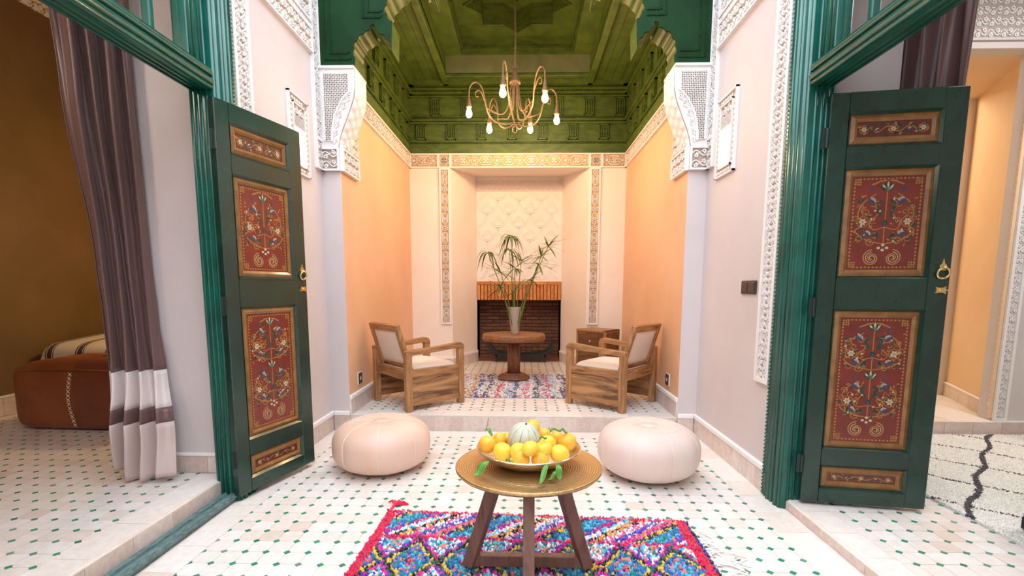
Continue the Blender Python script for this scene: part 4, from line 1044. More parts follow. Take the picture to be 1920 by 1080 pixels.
st_ = struct(MB().box(2.0, 6.0, YR-.05, 7.0, .02, .155).build('floor_hallway', M_GROUT), 'raised hallway floor beyond the right room')
tile_row(st_, frame((2.0, YR-.05, .05), (1, 0, 0), (0, 0, 1)) @ Matrix.Translation((0, 0, .004)), 4.0, .108, .22, .004, M_SKIRT)
tile_row(st_, frame((2.6, YR-.05, .155), (1, 0, 0), (0, 1, 0)) @ Matrix.Translation((0, 0, .004)), 1.6, .9, .2, .004, M_TILE)
# splayed ochre cheek, pilaster, far wall
A_, B2 = Vector((3.74, YR, 0)), Vector((4.20, 4.90, 0))
b = MB(); b.prism([(A_.x, A_.y+.001), (B2.x, B2.y), (B2.x+.2, B2.y), (A_.x+.2, A_.y+.1)], .15, 3.6); struct(b.build('wall_hallway_cheek', M_ROCHRE), 'ochre splayed cheek of the hallway doorway')
dv3 = A_-B2; skirting('baseboard_hallway', frame((B2.x, B2.y, .157), dv3, (0, 0, 1)), dv3.length-.02, 'tiled skirting of the hallway cheek', .12, .2, .015)
frieze(frame((A_.x-.002-.03, A_.y+.0, .18) if False else (3.735, YR+.004, .18), (0, 0, 1), dv3.cross(Vector((0, 0, 1)))*0+Vector((B2-A_)).normalized()), HR-.15, .10, 'vine', .12, .010, .012, M_ROCHRE, 'ochre carved strip at the doorway corner', .010).children[0].data.materials[0] = M_ROCHRE
struct(MB().box(4.12, 4.20, 4.88, 4.98, .15, 3.2).build(trim_name(), mat('pilaster_white', (.82, .72, .62), .7)), 'white pilaster strip in the hallway')
b = MB(); b.box(4.20, 5.2, 4.98, 5.06, .15, 3.6); b.box(2.0, 5.6, 6.6, 6.7, .1, 3.6); b.box(2.0, 2.1, 4.0, 6.7, .1, 3.6); b.box(5.5, 5.6, 4.9, 6.7, .1, 3.6); struct(b.build('wall_hallway', mat('hall_cream', (.84, .68, .48), .7)), 'cream far wall of the hallway')
b = MB(); b.box(2.75, 4.3, YR+.12, 4.9, HR, 3.6); struct(b.build('wall_hallway_lintel', M_ROCHRE), 'ochre lintel of the hallway doorway')
struct(MB().box(4.35, 4.75, 6.52, 6.60, 1.10, 1.28).build(trim_name(), mat('green_ledge', (.02, .12, .03), .5)), 'small green ledge on the hallway wall')
# white shag rug with dark lines
def shag(name, corners, nx, ny, hgt, wid, colfn, lean=.5, z=0, edge=None, mtl=None, label=None, jit=.45):
    """a woven backing with tufts; corners are quad points"""
    P00, P10, P11, P01 = [np.array(c) for c in corners]
    iu, iv = np.meshgrid(np.arange(nx), np.arange(ny)); n = nx*ny
    u = np.clip((iu.ravel()+.5+rng.uniform(-jit, jit, n))/nx, 0, 1); v = np.clip((iv.ravel()+.5+rng.uniform(-jit, jit, n))/ny, 0, 1)
    pos = (P00[None]*((1-u)*(1-v))[:, None]+P10[None]*(u*(1-v))[:, None]+P11[None]*(u*v)[:, None]+P01[None]*((1-u)*v)[:, None])
    col = colfn(u, v)
    an = rng.uniform(0, 2*PI, n); ln = hgt*rng.uniform(.7, 1.2, n); le = lean*rng.uniform(.1, 1, n)
    dx, dy = np.cos(an), np.sin(an); rx, ry = -dy, dx
    wv_ = wid*rng.uniform(.7, 1.25, n)
    V_ = np.zeros((n, 7, 3)); base = np.stack([pos[:, 0], pos[:, 1], np.full(n, z)], 1)
    def at(f, h, a, b_):
        q = base.copy(); q[:, 0] += dx*le*ln*f+(dx*a+rx*b_)*wv_; q[:, 1] += dy*le*ln*f+(dy*a+ry*b_)*wv_; q[:, 2] += ln*h; return q
    V_[:, 0] = at(0, 0, -.35, -.35); V_[:, 1] = at(0, 0, -.35, .35); V_[:, 2] = at(0, 0, .45, 0)
    V_[:, 3] = at(.4, .62, -.42, -.5); V_[:, 4] = at(.4, .62, -.42, .5); V_[:, 5] = at(.4, .55, .6, 0); V_[:, 6] = at(1, 1, 0, 0)
    F_ = np.array([(0, 2, 5, 3), (2, 1, 4, 5), (1, 0, 3, 4)]); T_ = np.array([(3, 5, 6), (5, 4, 6), (4, 3, 6)])
    k = (np.arange(n)*7)[:, None, None]
    q4 = (F_[None]+k).reshape(-1, 4); t3 = (T_[None]+k).reshape(-1, 3)
    me = bpy.data.meshes.new(name); nv = n*7; nf = len(q4)+len(t3)
    me.vertices.add(nv); me.vertices.foreach_set('co', V_.reshape(-1))
    loops = np.concatenate([q4.ravel(), t3.ravel()]); me.loops.add(len(loops)); me.loops.foreach_set('vertex_index', loops)
    me.polygons.add(nf); starts = np.concatenate([np.arange(len(q4))*4, len(q4)*4+np.arange(len(t3))*3]); me.polygons.foreach_set('loop_start', starts)
    me.update(calc_edges=True)
    ca = me.color_attributes.new('Col', 'FLOAT_COLOR', 'POINT'); cc = np.ones((nv, 4)); cc[:, :3] = np.repeat(col, 7, axis=0); ca.data.foreach_set('color', cc.ravel())
    me.materials.append(mtl or M_TUFT); me.validate()
    o = bpy.data.objects.new(name, me); COL.objects.link(o); return o
def rug_thing(name, corners, z, backmat, label, group=None):
    e = empty(name, (0, 0, 0)); MB().prism([tuple(c) for c in corners], z, z+.006).build('backing', backmat, e); tag(e, label, 'rug'); return e
wr = [(2.25, 1.9), (4.6, 1.9), (4.6, 3.82), (2.25, 3.82)]
ew = rug_thing('shag_rug', wr, ZRIGHT+.0005, M_WHITE_SHAG, 'white shaggy wool rug with thin dark lines in the right room')
WQ = [(2.25, 1.9), (4.6, 1.9), (4.6, 3.82), (2.25, 3.82)]
def whitecol(u, v):
    n = len(u); c = np.tile(np.array([.90, .86, .77]), (n, 1))*rng.uniform(.94, 1.06, (n, 1))
    x = 2.25+u*2.35; y = 1.9+v*1.92
    dark = np.zeros(n, bool)
    for k in range(-2, 6): dark |= np.abs(x+y-(4.87+.582*k)-.015*np.sin((x-y)*9+k)) < .011
    for k in (-1, 0, 1): dark |= np.abs(y-x-.15-1.3*k-.02*np.sin((x+y)*8)) < .021
    c[dark] = np.array([.06, .045, .05]); return c
wt = shag('pile', WQ, 260, 210, .016, .012, whitecol, .6, ZRIGHT+.005); wt.parent = ew; wt['kind'] = 'stuff'

dk = empty('low_cabinet', (2.372, 1.865, ZRIGHT+.024))
M_DARK = mat('black_lacquer', (.012, .010, .014), .4)
MB().cbox(0, .80, 0, .40, .05, .50, .006).build('body', M_DARK, dk)
for x in (.02, .41): MB().cbox(x, x+.37, -.012, .004, .08, .47, .004).build('door', M_DARK, dk)
for x in (.36, .44): MB(frame((x, -.012, .28), (1, 0, 0), (0, 0, 1))).lathe([(.003, -.001), (.008, .002), (.012, .012), (.003, .018)], 10).build('knob', M_BRASS, dk)
for x in (.0, .75):
    for y in (.0, .35): MB().box(x, x+.05, y, y+.05, 0, .055).build('leg', M_DARK, dk)
tag(dk, 'black low cabinet just showing at the right edge on the white rug', 'cabinet')

# ================================================================ chandelier
CHX, CHY = -.10, 5.115
ch = empty('chandelier', (CHX, CHY, 2.80))
rp_ = MB(); rp_.tube([(0, 0, .56), (.003, .002, .85), (-.002, .001, 1.2), (0, 0, 1.71)], .009, 8); rp_.build('rope', M_ROPE, ch)
cn = MB(); cn.lathe([(.004, .545), (.018, .54), (.022, .51), (.030, .47), (.055, .42), (.058, .405), (.03, .40), (.004, .40)], 16)
cn.tube([(.022*math.cos(a), 0, .565+.024*math.sin(a)) for a in [2*PI*i/14 for i in range(14)]], .004, 6, True); cn.build('canopy', M_CHAND, ch, smooth=True)
fin = MB(); fin.tube([(.022*math.cos(a), 0, -.03+.034*math.sin(a)) for a in [2*PI*i/16 for i in range(16)]], .0045, 6, True); fin.lathe([(.003, 0), (.014, .006), (.016, .02), (.010, .034), (.003, .04)], 10); fin.build('finial', M_CHAND, ch, smooth=True)
for k, (ad, r_) in enumerate(((-100, .555), (-56, .505), (184, .455), (23, .465), (122, .54), (71, .49))):
    a = math.radians(ad); ca, sa = math.cos(a), math.sin(a)
    T = lambda pts: [(r*ca-q*sa, r*sa+q*ca, z) for r, z, q in pts]
    k_ = r_/.5
    arm = MB()
    arm.tube(catmull(T([(.02, .03, 0), (.10, .015, .01), (.20, .04, .015), (.29*k_, .12, .01), (.325*k_, .24, 0), (.36*k_, .36, 0), (.425*k_, .41, 0), (.485*k_, .37, 0), (r_, .28, 0)]), 7), .0075, 7)
    arm.tube(catmull(T([(.035, .41, 0), (.05, .28, .0), (.075, .17, .0), (.13, .11, .005), (.21, .13, .01), (.30*k_, .16, .012)]), 7), .0065, 7)
    arm.tube(catmull(T([(.33*k_, .24, .0), (.365*k_, .31, .01), (.40*k_, .33, .012), (.43*k_, .305, .012), (.42*k_, .27, .012), (.395*k_, .275, .012)]), 6), .0055, 6)
    ao = arm.build('arm', M_CHAND, ch, smooth=True)
    bx_, by_ = r_*ca, r_*sa
    MB().lathe([(.006, .285), (.010, .27), (.026, .185), (.030, .178), (.026, .172), (.004, .172)], 14, (bx_, by_, 0)).build('socket', M_CHAND, ao, smooth=True)
    MB().lathe([(.006, .172), (.016, .168), (.019, .150), (.027, .130), (.031, .110), (.027, .090), (.016, .078), (.003, .074)], 16, (bx_, by_, 0)).build('bulb', M_BULB, ao, smooth=True)
    lamp('bulb_light', 'POINT', (bx_, by_, .05), 16.0, (1, .66, .35), .03, parent=ch)
tag(ch, 'six-armed bronze scroll chandelier with lit bulbs hanging in the alcove', 'chandelier')

# ================================================================ armchairs
def armchair(loc, rz, label):
    e = empty('armchair', loc, rz); W_, D_ = .58, .545; P_ = .029
    for sx in (-1, 1):
        x = sx*W_/2
        MB().cbox(x-P_, x+P_, -D_/2-P_, -D_/2+P_, 0, .505, .006).build('leg', M_WALNUT_Z, e)
        MB().cbox(x-P_, x+P_, D_/2-P_, D_/2+P_, 0, .535, .006).build('leg', M_WALNUT_Z, e)
        ar = MB(frame((x, 0, 0), (0, 1, 0), (0, 0, 1))); pr = [(-D_/2-.032, .50), (-D_/2-.028, .525), (-D_/2, .533), (0, .548), (D_/2-.02, .572)]+[(D_/2-.02+.05*math.sin(t), .522+.05*math.cos(t)) for t in (.5, 1.0, 1.45)]+[(D_/2+.03, .50), (D_/2-.03, .50), (D_/2-.036, .522), (0, .503), (-D_/2, .488)]
        ar.prism(pr, -P_-.002, P_+.002); ar.build('armrest', M_WALNUT_Y, e, bevel=.006)
        MB().box(x-.016, x+.016, -D_/2+P_, D_/2-P_, .055, .30).build('side_panel', M_BURL, e)
        MB().box(x-.022, x+.022, -D_/2+P_, D_/2-P_, .30, .365).build('side_rail', M_WALNUT_Y, e, bevel=.004)
        MB().box(x-.020, x+.020, -D_/2+P_, D_/2-P_, .05, .098).build('side_rail', M_WALNUT_Y, e, bevel=.004)
    for y in (-D_/2, D_/2):
        MB().box(-W_/2+P_, W_/2-P_, y-.018, y+.018, .275, .362).build('seat_rail', M_WALNUT_X, e, bevel=.004)
    MB().box(-W_/2+.02, W_/2-.02, -D_/2+.02, D_/2-.02, .30, .34).build('seat_base', M_WALNUT_X, e)
    st = MB(); st.grid(lambda u, v: ((u-.5)*(W_-.062), (v-.5)*(D_-.05)+.0, .352+.052*(max(0, 1-abs(2*u-1)**8)*max(0, 1-abs(2*v-1)**8))**.5), 24, 24)
    st.grid(lambda u, v: ((.5-u)*(W_-.062), (v-.5)*(D_-.05), .335+.0171*0), 2, 2); st.build('seat_cushion', M_SEAT, e, smooth=True)
    # back: leaning frame with upholstered panel
    L_ = .425; ang = math.radians(17); Mb = frame((0, -D_/2+.055, .345), (1, 0, 0), (0, -math.sin(ang), math.cos(ang)))
    hw = W_/2-.032
    for sx in (-1, 1):
        a, c_ = sorted((sx*hw, sx*(hw-.052))); MB(Mb).box(a, c_, 0, L_, -.02, .020).build('back_stile', M_WALNUT_Z, e, bevel=.005)
    MB(Mb).box(-hw+.052, hw-.052, 0, .062, -.018, .018).build('back_rail', M_WALNUT_X, e, bevel=.004)
    MB(Mb).box(-hw+.052, hw-.052, L_-.058, L_, -.018, .018).build('back_rail', M_WALNUT_X, e, bevel=.004)
    pd = MB(Mb)
    for sg in (1, -1): pd.grid(lambda u, v: ((u-.5)*2*(hw-.054), .060+v*(L_-.116), sg*(.006+.014*(max(0, 1-abs(2*u-1)**6)*max(0, 1-abs(2*v-1)**6))**.5)), 14, 14)
    pd.build('back_pad', M_LINEN, e, smooth=True)
    return tag(e, label, 'armchair', 'walnut armchairs in the alcove')
armchair((-.985, 4.50, ZN+.001), math.radians(-46.9), 'low walnut armchair with linen pads left of the pedestal table')
armchair((.825, 4.53, ZN+.001), math.radians(50.5), 'low walnut armchair with linen pads right of the pedestal table')

# ================================================================ rag rug under the pedestal table
PAL = np.array([[.80, .72, .66], [.82, .77, .74], [.55, .50, .52], [.10, .09, .13], [.08, .10, .28], [.65, .10, .18], [.80, .18, .35], [.78, .42, .12], [.30, .20, .14], [.40, .55, .70], [.16, .07, .10], [.72, .55, .58]])
def ragcol(u, v):
    s_ = np.floor(u*24+.3*np.sin(v*9)).astype(int); pick = np.array([0, 7, 11, 0, 7, 4, 1, 3, 0, 5, 1, 9, 4, 0, 6, 1, 3, 2, 5, 9, 0, 4, 10, 1])[np.clip(s_, 0, 23)]
    r = rng.uniform(0, 1, len(u)); alt = rng.integers(0, len(PAL), len(u)); lt = np.where(rng.uniform(0, 1, len(u)) < .6, 1, 0)
    idx = np.where(r < .52, pick, np.where(r < .80, lt, alt)); return PAL[idx]*rng.uniform(.8, 1.15, (len(u), 1))
RQ = [(-.78, 4.66), (.56, 4.66), (.58, 5.93), (-.80, 5.93)]
er = rug_thing('rag_rug', RQ, ZN+.0005, mat('rag_backing', (.45, .38, .36), .9), 'multicoloured striped rag rug under the pedestal table')
rt_ = shag('rag_pile', RQ, 62, 56, .018, .024, ragcol, 1.5, ZN+.005); rt_.parent = er; rt_['kind'] = 'stuff'

# ================================================================ pedestal table, vase, papyrus
PTX, PTY = -.112, 5.60
pt = empty('pedestal_table', (PTX, PTY, ZN+.027))
MB().lathe([(.01, 0), (.185, 0), (.19, .012), (.18, .026), (.155, .030), (.15, .045), (.115, .052), (.10, .065), (.01, .066)], 40).build('base', M_COLUMN, pt, bevel=0)
col = MB(); col.lathe([(.01, .06), (.074, .06), (.072, .25), (.070, .45), (.01, .45)], 32, wob=lambda a, t: .012*math.cos(a*16)); col.build('column', M_COLUMN, pt, smooth=True)
MB().lathe([(.01, .445), (.30, .445), (.352, .447), (.360, .455), (.360, .508), (.354, .516), (.01, .517)], 56).build('top', M_TABLE, pt)
MB().lathe([(.358, .457), (.364, .460), (.364, .478), (.358, .481)], 56, caps=(0, 0)).build('rim_band', M_COLUMN, pt)
tag(pt, 'round walnut pedestal table in front of the fireplace', 'table')
VZ = ZN+.027+.5178
vs_ = empty('vase', (PTX+.012, PTY-.05, VZ))
MB().lathe([(.004, 0), (.042, 0), (.045, .008), (.072, .295), (.076, .305), (.071, .307), (.066, .295), (.040, .02), (.004, .018)], 36).build('body', M_VASE, vs_, smooth=True)
tag(vs_, 'tall tapered grey vase holding papyrus stems on the pedestal table', 'vase')
# papyrus: stem tips measured on the alcove axis
stems = [(-.405, 1.585, 12), (-.48, 1.70, 0), (-.145, 1.755, 16), (-.165, 1.62, 9), (.27, 1.665, 13), (.185, 1.535, 12), (.155, 1.45, 10), (-.25, 1.36, 11), (-.10, 1.41, 13), (-.03, 1.50, 12), (-.25, 1.195, 12), (.065, 1.29, 10), (-.12, 1.14, 9)]
def papyrus(i, tx, tz, nb):
    bx, by = vs_.location.x, vs_.location.y; s_ = 5.6/5.5
    x1 = tx*s_; z1 = 1.2+(tz-1.2)*s_; y1 = by+random.uniform(-.14, .14); z0 = VZ+.03
    x0 = bx+max(-.03, min(.03, (x1-bx)*.1)); y0 = by+max(-.03, min(.03, (y1-by)*.2))
    d_ = Vector((x1-x0, y1-y0, z1-z0))
    mid = d_*.5+Vector((d_.x*-.08, 0, .02)); st = catmull([(0, 0, 0), tuple(d_*.18+Vector((d_.x*-.06, 0, .0))), tuple(mid), tuple(d_)], 5)
    m = MB(); m.tube(st, [.0068-.003*k/(len(st)-1) for k in range(len(st))], 6); e = m.build('stem', M_STEM, plant, smooth=True, loc=(x0-plant.location.x, y0-plant.location.y, z0-plant.location.z))
    droop = 1.0 if i in (0, 2, 3) else .18
    tip = d_
    nb = int(nb*1.0)
    for q in range(nb):
        a = 2*PI*q/nb+random.uniform(-.25, .25); L_ = random.uniform(.12, .25); el = random.uniform(.1, .9) if droop > .5 else random.uniform(-.5, 1.1)
        dx, dy = math.cos(a), math.sin(a); mb = MB(); rows_ = []
        for k in range(6):
            t = k/5; r_ = L_*t*math.cos(el*.6)*(1-.25*droop*t); z = L_*(t*math.sin(el)-droop*1.25*t*t)
            wd = .0105*math.sin(PI*min(1, t*.9+.12))+.0006
            c_ = Vector((tip.x+dx*r_, tip.y+dy*r_, tip.z+z)); n_ = Vector((-dy, dx, 0))*wd
            rows_.append((c_-n_, c_+Vector((0, 0, .0025)), c_+n_))
        vs2 = [tuple(p) for r2 in rows_ for p in r2]; fs2 = []
        for k in range(5):
            for j in range(2): fs2.append((k*3+j, k*3+j+1, k*3+4+j, k*3+3+j))
        mb.add(vs2, fs2); mb.build('blade', M_BLADE, e)
    return e
plant = empty('papyrus_plant', (vs_.location.x, vs_.location.y, VZ+.03))
for i, (tx, tz, nb) in enumerate(stems):
    if nb: papyrus(i, tx, tz, nb)
tag(plant, 'green papyrus stems with drooping umbrella crowns standing in the grey vase', 'plant')

# ================================================================ drawer cabinet, fire grate
K_ = Vector((.975, 5.84, 0)); uL = Vector((-.75, .66, 0)).normalized()
cab = empty('drawer_cabinet', (K_.x, K_.y, ZN+.001), math.atan2(uL.y, uL.x)-PI)      # local +x points away from the left corner
CW, CD, CHt = .42, .33, .56
bx2 = MB(); bx2.box(-CW, 0, 0, .02, .05, .07); 
for (a, c_) in ((-CW, -CW+.022), (-.022, 0)): bx2.box(a, c_, 0, CD, .05, CHt)
bx2.box(-CW, 0, 0, CD, CHt-.022, CHt); bx2.box(-CW, 0, CD-.02, CD, .05, CHt); bx2.box(-CW, 0, 0, CD, .05, .072); bx2.box(-CW, 0, 0, .02, .285, .30)
bx2.build('body', M_WALNUT_Z, cab)
M_DARKW = wood('dark_walnut', (.06, .024, .010), (.24, .10, .038), 0)
MB().box(-.004, .003, .03, CD-.02, .08, CHt-.03).build('side_panel', M_DARKW, cab)
for k, (z0, z1) in enumerate(((.075, .284), (.302, CHt-.024))):
    dr = MB().box(-CW+.025, -.025, .004, .026, z0, z1).build('drawer', M_DARKW, cab)
    MB(frame((-CW/2, .004, (z0+z1)/2), (1, 0, 0), (0, 0, 1))).lathe([(.003, -.002), (.008, 0), (.007, .010), (.014, .016), (.013, .024), (.003, .027)], 12).build('knob', M_BRASS, dr, smooth=True)
for x in (-CW+.02, -.02):
    for y in (.02, CD-.02): MB().cbox(x-.018, x+.018, y-.018, y+.018, 0, .055, .003).build('leg', M_WALNUT_Z, cab)
tag(cab, 'small walnut cabinet with two drawers in the alcove corner behind the right armchair', 'cabinet')
gr = empty('fire_grate', (-.04, 7.0, ZN+.013))
g = MB()
g.prism  # curved cradle ends
cradle = [(-.46, .30), (-.43, .22), (-.38, .155), (-.30, .12), (0, .10), (.30, .12), (.38, .155), (.43, .22), (.46, .30), (.49, .28), (.45, .16), (.39, .09), (.31, .055), (0, .04), (-.31, .055), (-.39, .09), (-.45, .16), (-.49, .28)]
for y in (-.02, .22): MB(frame((0, y, 0), (1, 0, 0), (0, 0, 1))).prism(cradle, -.012, .012).build('cradle', M_BLACK, gr)
for x in (-.35, .35):
    for y in (-.02, .22): MB().box(x-.012, x+.012, y-.012, y+.012, 0, .10).build('foot', M_BLACK, gr)
for x in (-.24, -.16, -.08, 0, .08, .16, .24): MB().tube([(x, -.02, .08), (x, -.025, .19), (x, -.005, .205)], .008, 6).build('bar', M_BLACK, gr)
for i in range(7): MB().box(-.36+i*.115, -.34+i*.115, -.02, .22, .075, .09).build('grate_bar', M_BLACK, gr)
MB().box(-.35, .35, -.03, -.018, .02, .10).build('front_plate', M_BLACK, gr)
tag(gr, 'black iron fire grate with upturned ends standing in the fireplace', 'grate')

# ================================================================ switch and sockets
sw = empty('light_switch', (XR-.001, 3.15, 1.165)); Ms = frame((0, .105, 0), (0, -1, 0), (0, 0, 1))
MB(Ms).cbox(0, .20, 0, .085, 0, .010, .003).build('plate', M_SWITCH, sw)
for i in range(2): MB(Ms).cbox(.015+i*.09, .095+i*.09, .012, .073, .008, .016, .003).build('rocker', M_SWITCH, sw)
tag(sw, 'dark bronze double light switch on the right courtyard wall', 'switch')
for x, y, z, u, lb in ((NL+.001, 4.20, .345, (0, 1, 0), 'left'), (NR-.001, 4.33, .345, (0, -1, 0), 'right')):
    so = empty('wall_socket', (x, y, z)); Mo = frame((0, 0, 0), u, (0, 0, 1))
    MB(Mo).cbox(0, .095, 0, .11, 0, .009, .003).build('plate', M_SWITCH_PLATE, so); MB(Mo).cbox(.004, .091, .006, .104, .005, .014, .003).build('insert', M_SWITCH, so)
    MB(Mo).lathe([(.003, .012), (.016, .012), (.016, .0145), (.003, .0145)], 14, (.048, .055, 0)).build('outlet', M_SWITCH_PLATE, so)
    tag(so, 'dark wall socket low on the %s alcove wall behind the armchair' % lb, 'socket', 'alcove wall sockets')

# ================================================================ pink leather poufs
def pouf(loc, rz, R, H, label, mtl, sx=1.0):
    e = empty('leather_pouf', loc, rz); N = 8
    def sh(v):
        b_ = -PI/2+PI*v; c_, s_ = math.cos(b_), math.sin(b_)
        return R*abs(c_)**.62, H/2+H/2*math.copysign(abs(s_)**.80, s_)
    def pt_(a, v, d=0):
        r, z = sh(v); seam = abs(math.sin(a*N/2)); k = 1-.020*(1-seam**.35)*math.sin(PI*v)
        wr = .006*math.sin(a*5+v*9)+.004*math.sin(a*11-v*14)
        top = -.022*math.exp(-(r/(R*.22))**2) if v > .5 else 0
        return ((r*(k+wr)+d)*math.cos(a)*sx, (r*(k+wr)+d)*math.sin(a), z+top)
    for g_ in range(N):
        m = MB(); m.grid(lambda u, v: pt_(2*PI*(g_+u)/N, .02+.96*v), 13, 30); m.build('panel', mtl, e, smooth=True)
        MB().tube([pt_(2*PI*g_/N, .03+.94*k/24, .001) for k in range(25)], .0024, 5).build('seam', M_SEAM, e, smooth=True)
    MB().tube([pt_(2*PI*i/36, .86, .001) for i in range(36)], .0022, 5, True).build('seam', M_SEAM, e, smooth=True)
    MB().lathe([(.002, 0), (.07, -.002), (.068, .004), (.002, .006)], 20, (0, 0, H-.016)).build('button', mtl, e, smooth=True)
    MB().lathe([(.002, .0), (R*.42, .0), (R*.4, .012), (.002, .012)], 24).build('underside', mtl, e)
    return tag(e, label, 'pouf', 'pink leather poufs')
M_POUF_L = mat('tan_leather', (.78, .50, .38), .5, col2=(.82, .58, .47), nscale=3, bump=(70, .06))
pouf((-.943, 3.16, 0.001), math.radians(11), .322, .332, 'round natural pink leather pouf beside the left door leaf', M_POUF_L)
pouf((.81, 3.085, 0.001), math.radians(-32), .322, .34, 'round pale pink leather pouf by the right courtyard wall', M_POUF)

# ================================================================ shaggy diamond rug
def C(h): return np.array([int(h[i:i+2], 16)/255 for i in (0, 2, 4)])**2.2
c_red, c_mag, c_wht, c_yel, c_blk, c_blu, c_tea, c_cor, c_vio, c_pnk, c_dbl, c_cya, c_grn, c_mar = [C(h) for h in ('e0104a', 'd81b8c', 'f2ecf2', 'f2c23c', '1c1a26', '2a78c8', '158a94', 'f08a70', '5a3cb4', 'e85f95', '18407c', '5cc4dc', '2a6a50', '7a1038')]
def rugcol(u, v):
    n = len(u); x = -.745+1.57*u; y = .95+1.51*v
    out = np.zeros((n, 3)); r = rng.uniform(0, 1, n); jx = x+rng.normal(0, .003, n); jy = y+rng.normal(0, .003, n)
    def pick(mask, pal, p=None):
        k = rng.choice(len(pal), size=n, p=p); out[mask] = np.array(pal)[k][mask]
    per, cy_, hw, hh = .235, 1.985, .1175, .178
    # repeat rows of diamonds toward the viewer
    row = np.floor((cy_+hh-jy)/(2*hh)); ly = (jy-(cy_-row*2*hh))
    lx = ((jx+.03+per/2) % per)-per/2
    d = np.abs(lx)/hw+np.abs(ly)/hh
    # inside diamonds
    pick(d < .20, [c_pnk, c_mar, c_cor]); pick((d >= .20) & (d < .42), [c_cya, c_tea, c_blu, c_cya]); pick((d >= .42) & (d < .58), [c_pnk, c_cor, c_tea, c_blu]); pick((d >= .58) & (d < .78), [c_blu, c_tea, c_blu, c_dbl])
    pick((d >= .78) & (d < .90), [c_yel]); pick((d >= .90) & (d < 1.08), [c_blk, c_blk, c_grn])
    pick((d >= 1.06) & (d < 1.25), [c_mag, c_vio, c_pnk, c_mag]); pick((d >= 1.25) & (d < 1.48), [c_wht, c_wht, c_vio, c_cya]); pick(d >= 1.48, [c_tea, c_cor, c_cya, c_wht])
    # upper zone: slanting stripes
    up = jy > 2.185
    s_ = ((jx*1.0+(-1)*(jy-2.2)*1.15+2)/.052); k = np.floor(s_).astype(int) % 9; 
    pals = [[c_wht, c_wht, c_pnk], [c_vio, c_blu, c_wht], [c_cor, c_pnk, c_mag], [c_blk, c_yel, c_dbl], [c_tea, c_blu, c_cya], [c_cya, c_blu, c_tea], [c_mag, c_vio, c_cor], [c_wht, c_wht, c_cya], [c_yel, c_blk, c_cor]]
    for q in range(9): pick(up & (k == q), pals[q])
    pick(np.abs(jy-2.19-.006*np.sin(x*22)) < .013, [c_red, c_red, c_mag])
    pick(jy > 2.435, [c_red, c_mag, c_red, c_cor])
    pick((jx < -.695), [c_red]); pick(jx > .765, [c_red]); pick(jx > .812, [c_blk, c_dbl, c_vio])
    return out*rng.uniform(.82, 1.12, (n, 1))
DQ = [(-.765, .95), (.805, .95), (.835, 2.40), (-.715, 2.475)]
dg = rug_thing('shag_rug', DQ, .0005, mat('rug_backing', (.12, .06, .1), .9), 'bright shaggy rug with rainbow diamonds under the tray table')
dt = shag('pile', DQ, 128, 120, .024, .0155, rugcol, .45, .005, jit=.35); dt.parent = dg; dt['kind'] = 'stuff'
M_REDWOOL = mat('red_wool', tuple(c_red), .95, sheen=.3); M_WHITEWOOL = mat('white_wool_fringe', (.85, .82, .78), .95)
tz_ = MB(); tz_.tube(catmull([(-.713, 2.47, .01), (-.712, 2.52, .006), (-.705, 2.565, .008)], 4), .008, 6)
for k in range(9):
    a = .25*k; tz_.tube([(-.706, 2.56, .008), (-.706+.05*math.cos(a), 2.57+.03*math.sin(a), .010+.004*(k % 3)), (-.706+.075*math.cos(a+.2), 2.575+.03*math.sin(a), .005)], .0045, 5)
tz_.build('corner_tassel', M_REDWOOL, dg)
fr_ = MB()
for k in range(90):
    y = 1.0+1.3*random.random(); L_ = random.uniform(.04, .17)*(1 if y < 2.15 else .5); x0 = .815+(y-.95)*.02
    fr_.tube(catmull([(x0, y, .012), (x0+L_*.5, y+random.uniform(-.03, .03), .012), (x0+L_, y+random.uniform(-.06, .06), .005)], 3), .0032, 4)
fr_.build('fringe', M_WHITEWOOL, dg, stuff=True)

# ================================================================ brass tray table
TTX, TTY, TTZ = .022, 1.795, .53
tt = empty('tray_table', (TTX, TTY, .036))
zt = TTZ-.036
MB().lathe([(.004, zt-.006), (.262, zt-.006), (.270, zt-.010), (.276, zt-.004), (.277, zt+.004), (.272, zt+.008), (.264, zt+.004), (.20, zt), (.004, zt-.001)], 72).build('tray', M_TRAY, tt, smooth=True)
for ad in (30, 150, 270):
    a = math.radians(ad); d_ = Vector((math.cos(a), math.sin(a), 0)); n_ = Vector((-d_.y, d_.x, 0))
    top, bot = d_*.122+Vector((0, 0, zt-.012)), d_*.285
    m = MB(); vs3 = []
    for c_, z in ((bot, 0), (top, zt-.012)):
        for (i, o) in ((-.020, -.026), (.020, -.026), (.020, .026), (-.020, .026)):
            p = Vector((c_.x, c_.y, 0))+n_*i+d_*o; vs3.append((p.x, p.y, z))
    m.add(vs3, [(0, 3, 2, 1), (4, 5, 6, 7), (0, 1, 5, 4), (1, 2, 6, 5), (2, 3, 7, 6), (3, 0, 4, 7)]); m.build('leg', M_LEGWOOD, tt, bevel=.003)
cr, sr2 = .285*math.cos(math.radians(30)), .285*.5
MB().box(-cr+.01, cr-.01, sr2-.020, sr2+.016, .004, .052).build('stretcher', M_LEGWOOD, tt, bevel=.003)
MB().box(-.016, .016, -.27, sr2-.018, .006, .050).build('stretcher', M_LEGWOOD, tt, bevel=.003)
MB().lathe([(.004, zt-.035), (.17, zt-.035), (.175, zt-.03), (.175, zt-.007), (.004, zt-.007)], 40).build('top_disc', M_LEGWOOD, tt)
tag(tt, 'round hammered brass tray table on three wooden legs', 'table')

